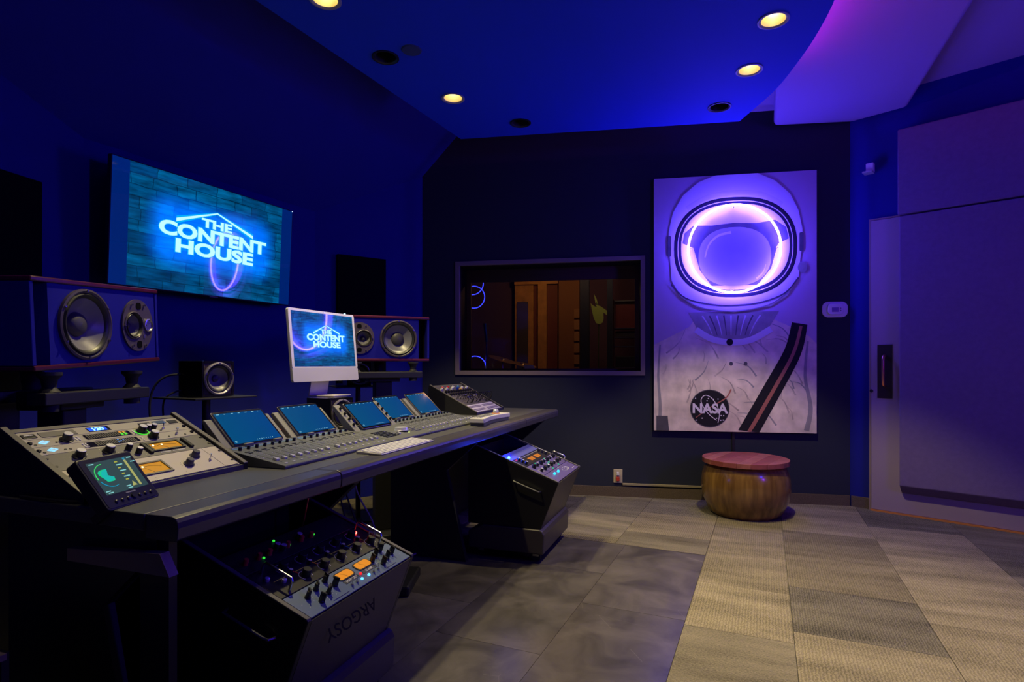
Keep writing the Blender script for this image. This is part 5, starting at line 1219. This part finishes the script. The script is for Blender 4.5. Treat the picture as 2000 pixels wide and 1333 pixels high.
for k in range(16):
    if k < 11:
        x0 = 0.03 + 0.03*k; x1 = x0 + rr.uniform(0.03, 0.10); sa = 0.165 + rr.uniform(0, 0.02); sb = 0.115 + rr.uniform(0, 0.015); hh = rr.uniform(0.03, 0.055)
    else:
        x0 = 0.37 + 0.02*(k-11); x1 = x0 + 0.05; sa = 0.17 - 0.008*(k-11); sb = 0.112; hh = 0.06 + 0.004*(k-11)
    pts_ = [Vector(rp(x0, sa, 0.001)), Vector(rp(x0+0.005, sa, hh*0.7)), Vector(rp((x0+x1)/2, (sa+sb)/2, hh)), Vector(rp(x1, sb, hh*0.6)), Vector(rp(x1, sb, 0.001))]
    b_ = MB().tube(catmull(pts_, 5), 0.0024, 6)
    o = b_.obj('patch_cable', m_black_gloss, None, True)
    tag(o, 'short black patch cable in the tangle at middle of right rack' if k < 11 else 'tall arching black patch cable at the right end of rack', 'cable', 'patch cables on the right rack')

# ================================================================== RACK PODS UNDER THE DESK
m_pod = mat('pod_dark_laminate', (0.045, 0.038, 0.036), 0.42, spec=0.4)
m_podside = mat('pod_side_black', (0.009, 0.009, 0.009), 0.45)
PTH = R(20.5); PWd = 0.535
def pod(label, x, y, z=0.452):
    t = thing('rack_pod', label, 'rack cabinet', D(x, y, 0), DROT, 'sloped rack cabinets under the desk')
    c, s_ = math.cos(PTH), math.sin(PTH); Ls = 0.55
    yb, zb = Ls*c, z + Ls*s_
    side = [(0.0, z), (0.101, 0.192), (yb+0.02, 0.192), (yb+0.02, zb-0.02), (yb, zb)]
    for a in (0.0, PWd-0.018): MB().prism(side, a, a+0.018, 'x').obj('side_panel', m_podside, t, bevel=0.003)
    MB().prism([(0.001, z-0.001), (0.101, 0.193), (0.115, 0.193), (0.015, z-0.001)], 0.0185, PWd-0.0185, 'x').obj('front_panel', m_pod, t)
    for a in (0.0, PWd-0.014): MB().prism([(0.0, z+0.0006), (Ls*c, z+Ls*s_+0.0006), (Ls*c, z+Ls*s_+0.007), (0.002, z+0.008)], a, a+0.014, 'x').obj('edge_strip', m_cheek, t, bevel=0.002)
    MB().box((0.0185, yb-0.01, 0.193), (PWd-0.0185, yb+0.015, zb-0.03)).obj('back_panel', m_podside, t)
    # plinth with a rounded upper edge, castors
    MB().prism([(0.084, 0.055), (0.078, 0.165), (0.088, 0.183), (0.104, 0.1915), (0.16, 0.1915), (0.44, 0.1915), (0.53, 0.15), (0.53, 0.055)], -0.012, PWd+0.012, 'x').obj('plinth', m_pod, t, bevel=0.008, seg=3)
    for a in (0.05, PWd-0.05):
        for yy in (0.14, 0.47):
            cs = MB().cyl((a-0.012, yy, 0.027), (a+0.012, yy, 0.027), 0.027, n=18).obj('castor', m_rubber, t, True)
            MB().box((a-0.016, yy-0.018, 0.03), (a-0.0125, yy+0.018, 0.0615)).box((a+0.0125, yy-0.018, 0.03), (a+0.016, yy+0.018, 0.0615)).obj('fork', m_steel, cs)
    MB().tube([(-0.001, 0.10, 0.40), (-0.022, 0.105, 0.402), (-0.024, 0.12, 0.407), (-0.024, 0.235, 0.447), (-0.022, 0.25, 0.452), (-0.001, 0.255, 0.454)], 0.004, 8).obj('pull_handle', m_steel, t, True)
    return t
def punit(px, py, name, label, cat, s0, z=0.452):
    c, s_ = math.cos(PTH), math.sin(PTH)
    return thing(name, label, cat, D(px+0.0195, py + s0*c, z + s0*s_ + 0.003), rot=(PTH, 0, DROT), group='gear in the rack cabinets under the desk')
LP = (0.212, -0.188); RP = (2.050, -0.345)
p1 = pod('near rack cabinet under the desk with upside down lettering on front', *LP)
p2 = pod('far rack cabinet under the desk with violet lit panel', *RP)
# lettering on the sloped front of the near cabinet, upside down as it stands
fl = math.atan2(0.101, 0.26)
me = text_mesh('ARGOSY', mat('lettering_black', (0.004, 0.004, 0.004), 0.3), 0.047, 0.0004, 0.0002, 1.3)
lo = link('lettering', me, p1, (0.215, 0.0172+0.0066, 0.385), None)
lo.rotation_euler = (R(90) + fl, PI, 0)
PWi = PWd - 0.039
# limiter with two amber meters
t = punit(*LP, 'limiter', 'blue grey valve limiter with twin amber meters in near cabinet', 'compressor', 0.004); h = 0.098
m_bluegrey = mat('faceplate_blue_grey', (0.13, 0.19, 0.27), 0.4)
panel(t, PWi, h, m_bluegrey); chassis(t, PWi, h, 0.03)
for x in (0.190, 0.282):
    fr = MB()
    MB().prism(rrect(0.074, 0.036, 0.012, 5, x+0.032, 0.068), 0.0001, 0.0022).obj('meter_frame', m_black, t)
    mf = MB().prism(rrect(0.066, 0.029, 0.010, 5, x+0.032, 0.068), 0.0023, 0.0028).obj('meter_face', glow('meter_amber_soft', (1.0, 0.33, 0.015), 0.75), t)
    MB().prism([(x+0.034, 0.057), (x+0.0348, 0.057), (x+0.022, 0.077), (x+0.0214, 0.077)], 0.003, 0.0033).obj('needle', m_black, mf)
KP = MB().lathe([(0.0085, 0.0), (0.0085, 0.004), (0.0065, 0.006), (0.0062, 0.020), (0.0, 0.020)], n=14).add([(-0.002, -0.0085, 0.005), (0.002, -0.0085, 0.005), (0.002, 0.0085, 0.005), (-0.002, 0.0085, 0.005), (-0.002, -0.0085, 0.027), (0.002, -0.0085, 0.027), (0.002, 0.0085, 0.027), (-0.002, 0.0085, 0.027)], [(0,3,2,1),(4,5,6,7),(0,1,5,4),(1,2,6,5),(2,3,7,6),(3,0,4,7)]).mesh('pointer_knob', m_kblack, True)
for x, y in ((0.055, 0.062), (0.100, 0.072), (0.150, 0.082), (0.072, 0.028), (0.115, 0.040), (0.158, 0.052), (0.355, 0.060), (0.395, 0.075), (0.430, 0.082), (0.375, 0.030), (0.415, 0.042), (0.452, 0.050)): link('knob', KP, t, (x, y, 0), (0, 0, rr.uniform(-0.8, 0.8)))
MB().box((0.190, 0.034, 0.0002), (0.258, 0.048, 0.001)).obj('name_plate', m_dgrey, t); MB().box((0.278, 0.034, 0.0002), (0.346, 0.048, 0.001)).obj('name_plate', m_dgrey, t)
link('lettering', text_mesh('MANLEY', m_white_ink, 0.0125, 0, 0.0002, 1.1), t, (0.224, 0.0368, 0.0013)); link('lettering', text_mesh('SLAM!', m_white_ink, 0.0125, 0, 0.0002, 1.1), t, (0.312, 0.0368, 0.0013))
for x, y, m in ((0.268, 0.041, glow('led_red', (1.0, 0.02, 0.02), 1.2)), (0.250, 0.022, glow('led_sky', (0.1, 0.45, 1.0), 2.2)), (0.285, 0.022, glow('led_sky', (0.1, 0.45, 1.0), 2.2))): MB().lathe([(0.0045, 0.0), (0.004, 0.004), (0.0, 0.0055)], (x, y, 0), n=12).obj('indicator', m, t, True)
for x in (0.200, 0.225, 0.310, 0.335): toggle(t, x, 0.022)
MB().box((0.10, 0.008, 0.0002), (0.17, 0.0095, 0.0012)).obj('slot_mark', m_chrome, t); MB().box((0.36, 0.008, 0.0002), (0.42, 0.0095, 0.0012)).obj('slot_mark', m_chrome, t)
dots(t, 'dial_marks', [(0.105+0.05*math.cos(R(a))*q_, 0.055+0.036*math.sin(R(a))*q_) for a in range(0, 360, 20) for q_ in (0.75, 1.0)] + [(0.405+0.05*math.cos(R(a))*q_, 0.055+0.036*math.sin(R(a))*q_) for a in range(0, 360, 20) for q_ in (0.75, 1.0)] + [(0.012, 0.02), (0.02, 0.05), (0.03, 0.03), (0.475, 0.03), (0.485, 0.06)], 0.0012, 0.0006, m_white_ink)
# black equaliser with coloured lines and chrome handles
t = punit(*LP, 'equalizer', 'black equalizer with coloured lines and chrome handles in near cabinet', 'equalizer', 0.104); h = 0.125
panel(t, PWi, h, mat('faceplate_black', (0.018, 0.016, 0.016), 0.4)); chassis(t, PWi, h, 0.03)
KR = knob_mesh('knob_ringed', 0.014, 0.022, m_kblack, 0.0)
KR = knob_mesh('knob_ringed', 0.0135, 0.022, m_kblack)
rows_ = [(0.10+0.080*k, 0.094) for k in range(5)] + [(0.130+0.080*k, 0.034) for k in range(5)]
for x, y in rows_:
    k_ = link('knob', KR, t, (x, y, 0))
    MB().tube([(0.0195*math.cos(R(a)), 0.0195*math.sin(R(a)), 0.0008) for a in range(-40, 221, 13)], 0.0012, 4).obj('dial_ring', mat('dial_ring_grey', (0.6, 0.6, 0.6), 0.5), k_)
    link('inner_knob', K_small, t, (x+0.004, y-0.026, 0)) if y > 0.05 else None
lc = [(0.9, 0.05, 0.03), (0.95, 0.30, 0.03), (0.40, 0.60, 0.03), (0.03, 0.30, 0.55), (0.7, 0.65, 0.05)]
for k in range(5):
    MB().prism([(0.112+0.080*k, 0.080), (0.1145+0.080*k, 0.080), (0.1235+0.080*k, 0.050), (0.121+0.080*k, 0.050)], 0.0002, 0.001).obj('colour_line', mat('line_%d' % k, lc[k], 0.5), t)
    MB().box((0.147+0.080*k-0.11, 0.0625, 0.0002), (0.190+0.080*k-0.11, 0.0645, 0.0009)).obj('colour_line', mat('line_yellow', (0.75, 0.70, 0.06), 0.5), t)
for x in (0.040, 0.470): MB().tube([(x, 0.012, 0.0), (x, 0.012, 0.030), (x, 0.018, 0.036), (x, 0.107, 0.036), (x, 0.113, 0.030), (x, 0.113, 0.0)], 0.004, 8).obj('chrome_handle', m_chrome, t, True)
MB().lathe([(0.005, 0.0), (0.0045, 0.005), (0.0, 0.007)], (0.455, 0.100, 0), n=12).obj('power_light', glow('led_red_hot', (1.0, 0.03, 0.02), 25.0, True), t, True)
for x, y in ((0.028, 0.080), (0.060, 0.050)): MB().lathe([(0.007, 0.0), (0.007, 0.008), (0.004, 0.010), (0.0, 0.010)], (x, y, 0), n=12).obj('silver_button', m_kcap, t, True)
toggle(t, 0.478, 0.06); toggle(t, 0.485, 0.045)
# dim unit behind
t = punit(*LP, 'preamplifier', 'dim black preamplifier with green lights at back of near cabinet', 'preamplifier', 0.231); h = 0.10
panel(t, PWi, h, mat('faceplate_black', (0.018, 0.016, 0.016), 0.4)); chassis(t, PWi, h, 0.03)
for x, y in ((0.10, 0.035), (0.215, 0.045), (0.325, 0.045), (0.19, 0.085)): MB().lathe([(0.004, 0.0), (0.0035, 0.003), (0.0, 0.0045)], (x, y, 0), n=10).obj('green_light', glow('led_green_dim', (0.03, 0.6, 0.04), 1.2), t, True)
KRD = knob_mesh('knob_red', 0.0075, 0.018, mat('knob_red', (0.55, 0.02, 0.03), 0.35))
for x in (0.035, 0.085, 0.125, 0.20, 0.26, 0.305): link('knob', KRD, t, (x, 0.040, 0))
for x, y in ((0.165, 0.050), (0.175, 0.035), (0.265, 0.055)): link('knob', K_mid, t, (x, y, 0))

# far cabinet: panels coloured violet for the purple light on them
t = punit(*RP, 'channel_strip', 'violet lit channel strip with cyan lights in the far cabinet', 'rack unit', 0.006); h = 0.085
m_vio_lit = mat('faceplate_violet_lit', (0.12, 0.09, 0.24), 0.4)
panel(t, PWi, h, m_vio_lit); chassis(t, PWi, h, 0.03)
for x in (0.105, 0.185): MB().lathe([(0.0075, 0.0), (0.007, 0.008), (0.004, 0.012), (0.0, 0.013)], (x, 0.055, 0), n=14).obj('cyan_light', glow('led_cyan', (0.02, 0.55, 0.9), 2.0), t, True)
MB().tube([(0.32+0.055*math.cos(2*PI*k/28), 0.046+0.016*math.sin(2*PI*k/28), 0.001) for k in range(28)], 0.0012, 4, True).obj('oval_emblem', m_white_ink, t)
MB().tube([(0.33+0.025*math.cos(2*PI*k/20), 0.046+0.009*math.sin(2*PI*k/20), 0.001) for k in range(20)], 0.001, 4, True).obj('oval_emblem', m_white_ink, t)
for x0, x1, y in ((0.26, 0.30, 0.078), (0.40, 0.45, 0.020)): MB().box((x0, y, 0.0002), (x1, y+0.003, 0.001)).obj('print_mark', m_white_ink, t)
dots(t, 'small_screws', [(0.015, 0.02), (0.015, 0.065), (0.48, 0.02), (0.48, 0.065), (0.44, 0.06), (0.455, 0.07)], 0.003, 0.001, m_chrome)
t = punit(*RP, 'channel_strip', 'violet lit preamplifier crowded with knobs and green lights in far cabinet', 'rack unit', 0.093); h = 0.11
panel(t, PWi, h, m_vio_lit); chassis(t, PWi, h, 0.03)
for k in range(7):
    for j in range(2): link('knob', KR if (k+j) % 2 else K_mid, t, (0.05+0.066*k, 0.032+0.048*j, 0))
    link('ring', MB().tube([(0.02*math.cos(R(a)), 0.02*math.sin(R(a)), 0.0008) for a in range(-40, 221, 20)], 0.001, 4).mesh('ring', m_white_ink), t, (0.05+0.066*k, 0.032, 0))
for x, y in ((0.26, 0.058), (0.30, 0.062), (0.34, 0.010), (0.21, 0.008), (0.38, 0.100), (0.14, 0.102), (0.32, 0.10)): MB().lathe([(0.005, 0.0), (0.0045, 0.004), (0.0, 0.006)], (x, y, 0), n=10).obj('green_light', glow('led_jade', (0.02, 0.5, 0.25), 1.0), t, True)
MB().tube([(0.478, 0.012, 0.0), (0.478, 0.012, 0.026), (0.478, 0.02, 0.032), (0.478, 0.09, 0.032), (0.478, 0.098, 0.026), (0.478, 0.098, 0.0)], 0.0035, 8).obj('chrome_handle', m_chrome, t, True)
t = punit(*RP, 'compressor', 'black compressor with paired amber meters in the far cabinet', 'compressor', 0.205); h = 0.085
panel(t, PWi, h, mat('faceplate_black', (0.018, 0.016, 0.016), 0.4)); chassis(t, PWi, h, 0.03)
for x in (0.17, 0.285):
    mf = MB().prism([(x, 0.052), (x+0.09, 0.052), (x+0.075, 0.022), (x+0.015, 0.022)], 0.0002, 0.002).obj('meter_face', glow('meter_orange', (0.9, 0.26, 0.01), 0.7), t)
    MB().prism([(x+0.045, 0.024), (x+0.047, 0.024), (x+0.036, 0.05), (x+0.035, 0.05)], 0.0022, 0.0026).obj('needle', m_black, mf)
for k in range(3): link('knob', K_mid, t, (0.05, 0.018+0.024*k, 0)); link('knob', K_mid, t, (0.44, 0.018+0.024*k, 0))
dots(t, 'small_lights', [(0.10+0.022*k, 0.074) for k in range(16)], 0.0025, 0.002, m_white_ink)
MB().box((0.02, 0.066, 0.0002), (0.07, 0.080, 0.002)).obj('red_badge', mat('badge_red', (0.4, 0.02, 0.03), 0.5), t)
t = punit(*RP, 'power_strip', 'rack panel with bright blue light washing over it, far cabinet', 'rack unit', 0.292); h = 0.07
panel(t, PWi, h, mat('faceplate_grey_lit_blue', (0.10, 0.11, 0.38), 0.4)); chassis(t, PWi, h, 0.03)  # grey panel; part of the blue light is put into its colour
bl_ = MB().lathe([(0.007, 0.0), (0.006, 0.007), (0.0, 0.010)], (0.022, 0.030, 0), n=12).obj('blue_light', glow('led_blue_hot', (0.05, 0.35, 1.0), 14.0, True), t, True)
MB().cyl((0.05, 0.03, 0.0), (0.05, 0.03, 0.016), 0.003, n=8).obj('toggle', m_chrome, t, True)
w0 = D(RP[0]+0.0195+0.03, RP[1]+(0.292+0.035)*math.cos(PTH)-0.03*math.sin(PTH), 0.452+(0.292+0.035)*math.sin(PTH)+0.03*math.cos(PTH))
lamp('rack_blue_lamp', 'POINT', w0, (w0[0], w0[1], 0), 1.3, (0.0, 0.03, 1.0), shadow_soft_size=0.008)

# ------------------------------------------------------------------ cables and boxes under the desk
cl = random.Random(11)
CLBL = ['thin pale cable arching under desk left of the others', 'black cable sagging under the desk in front of the wall', 'dark cable bundle strand hanging straight down under desk', 'dark cable curling onto the floor under desk', 'black cable looped near the far leg frame under desk', 'thin grey cable dropping from desk back beam']
for k in range(6):
    x = 1.25 + 0.10*k; y = 0.70 + cl.uniform(-0.05, 0.1)
    P = [Vector(D(x, y, 0.70)), Vector(D(x+cl.uniform(-0.06, 0.06), y+0.03, 0.45)), Vector(D(x+cl.uniform(-0.12, 0.12), y-0.05, 0.2)), Vector(D(x+cl.uniform(-0.1, 0.15), y-0.10, 0.012)), Vector(D(x+0.2, y-0.2, 0.012))]
    o = MB().tube(catmull(P, 6), 0.005, 6).obj('cable', mat('cable_grey', (0.3, 0.3, 0.32), 0.5) if k in (0, 5) else m_rubber, None, True)
    tag(o, CLBL[k], 'cable', 'cables under the desk')
o = MB().tube(catmull([Vector(D(0.66, 0.17, 0.705)), Vector(D(0.665, 0.175, 0.66)), Vector(D(0.655, 0.18, 0.60)), Vector(D(0.66, 0.21, 0.52)), Vector(D(0.66, 0.3, 0.40))], 5), 0.003, 6).obj('cable', mat('orange_cable', (0.85, 0.16, 0.03), 0.4), None, True)
tag(o, 'orange cable dangling below the front edge of the desk', 'cable')
o = MB().box((-0.14, -0.10, 0.0), (0.14, 0.10, 0.05)).obj('floor_box', m_black, None, bevel=0.01, loc=D(1.52, 0.35, 0.0), rot=(0, 0, DROT+0.3))
tag(o, 'flat black box lying on the floor among cables under desk', 'box')
t = thing('wall_plate', 'small pale wall plate seen under the desk', 'outlet', (ROOM[7][0]+0.30*0.794, ROOM[7][1]+0.30*0.608, 0.33), math.atan2(0.58, 0.758))
MB().box((0.0, -0.008, 0.0), (0.08, -0.001, 0.12)).obj('cover', m_whitepl, t, bevel=0.003)
MB().box((0.022, -0.012, 0.03), (0.058, -0.0082, 0.09)).obj('socket', m_grey, t)
# low shelf at the left edge of the photograph, black box added to darken the corner behind the desk
t = thing('low_shelf', 'low dark shelf with tan boards cut off at left edge', 'shelf', D(-0.46, 0.36, 0), DROT)
for z in (0.16, 0.30, 0.432): MB().box((0.0, 0.0, z), (0.33, 0.30, z+0.014)).obj('shelf_board', mat('shelf_tan', (0.30, 0.22, 0.13), 0.5), t)
for x in (-0.016, 0.3305): MB().box((x, 0.02, 0.0), (x+0.0155, 0.30, 0.44)).obj('side_panel', m_black, t)
o = MB().box((0.0, 0.0, 0.0), (0.21, 0.16, 0.05)).obj('paper_stack', m_whitepl, None, bevel=0.004, loc=D(-0.36, 0.375, 0.4465), rot=(0, 0, DROT-0.06))
tag(o, 'stack of white paper on the low shelf at left edge', 'paper')
t = thing('dark_corner_box', 'black box added to darken the corner behind left monitor stand', 'cabinet', (-2.36, 1.45, 0))
MB().box((0.0, 0.0, 0.03), (0.55, 0.66, 1.0)).obj('body', m_black, t, bevel=0.004)
MB().box((0.551, 0.02, 0.05), (0.563, 0.64, 0.98)).obj('door', m_podside, t, bevel=0.003)
MB().box((0.02, 0.02, 0.0), (0.53, 0.64, 0.0295)).obj('plinth', m_black, t)
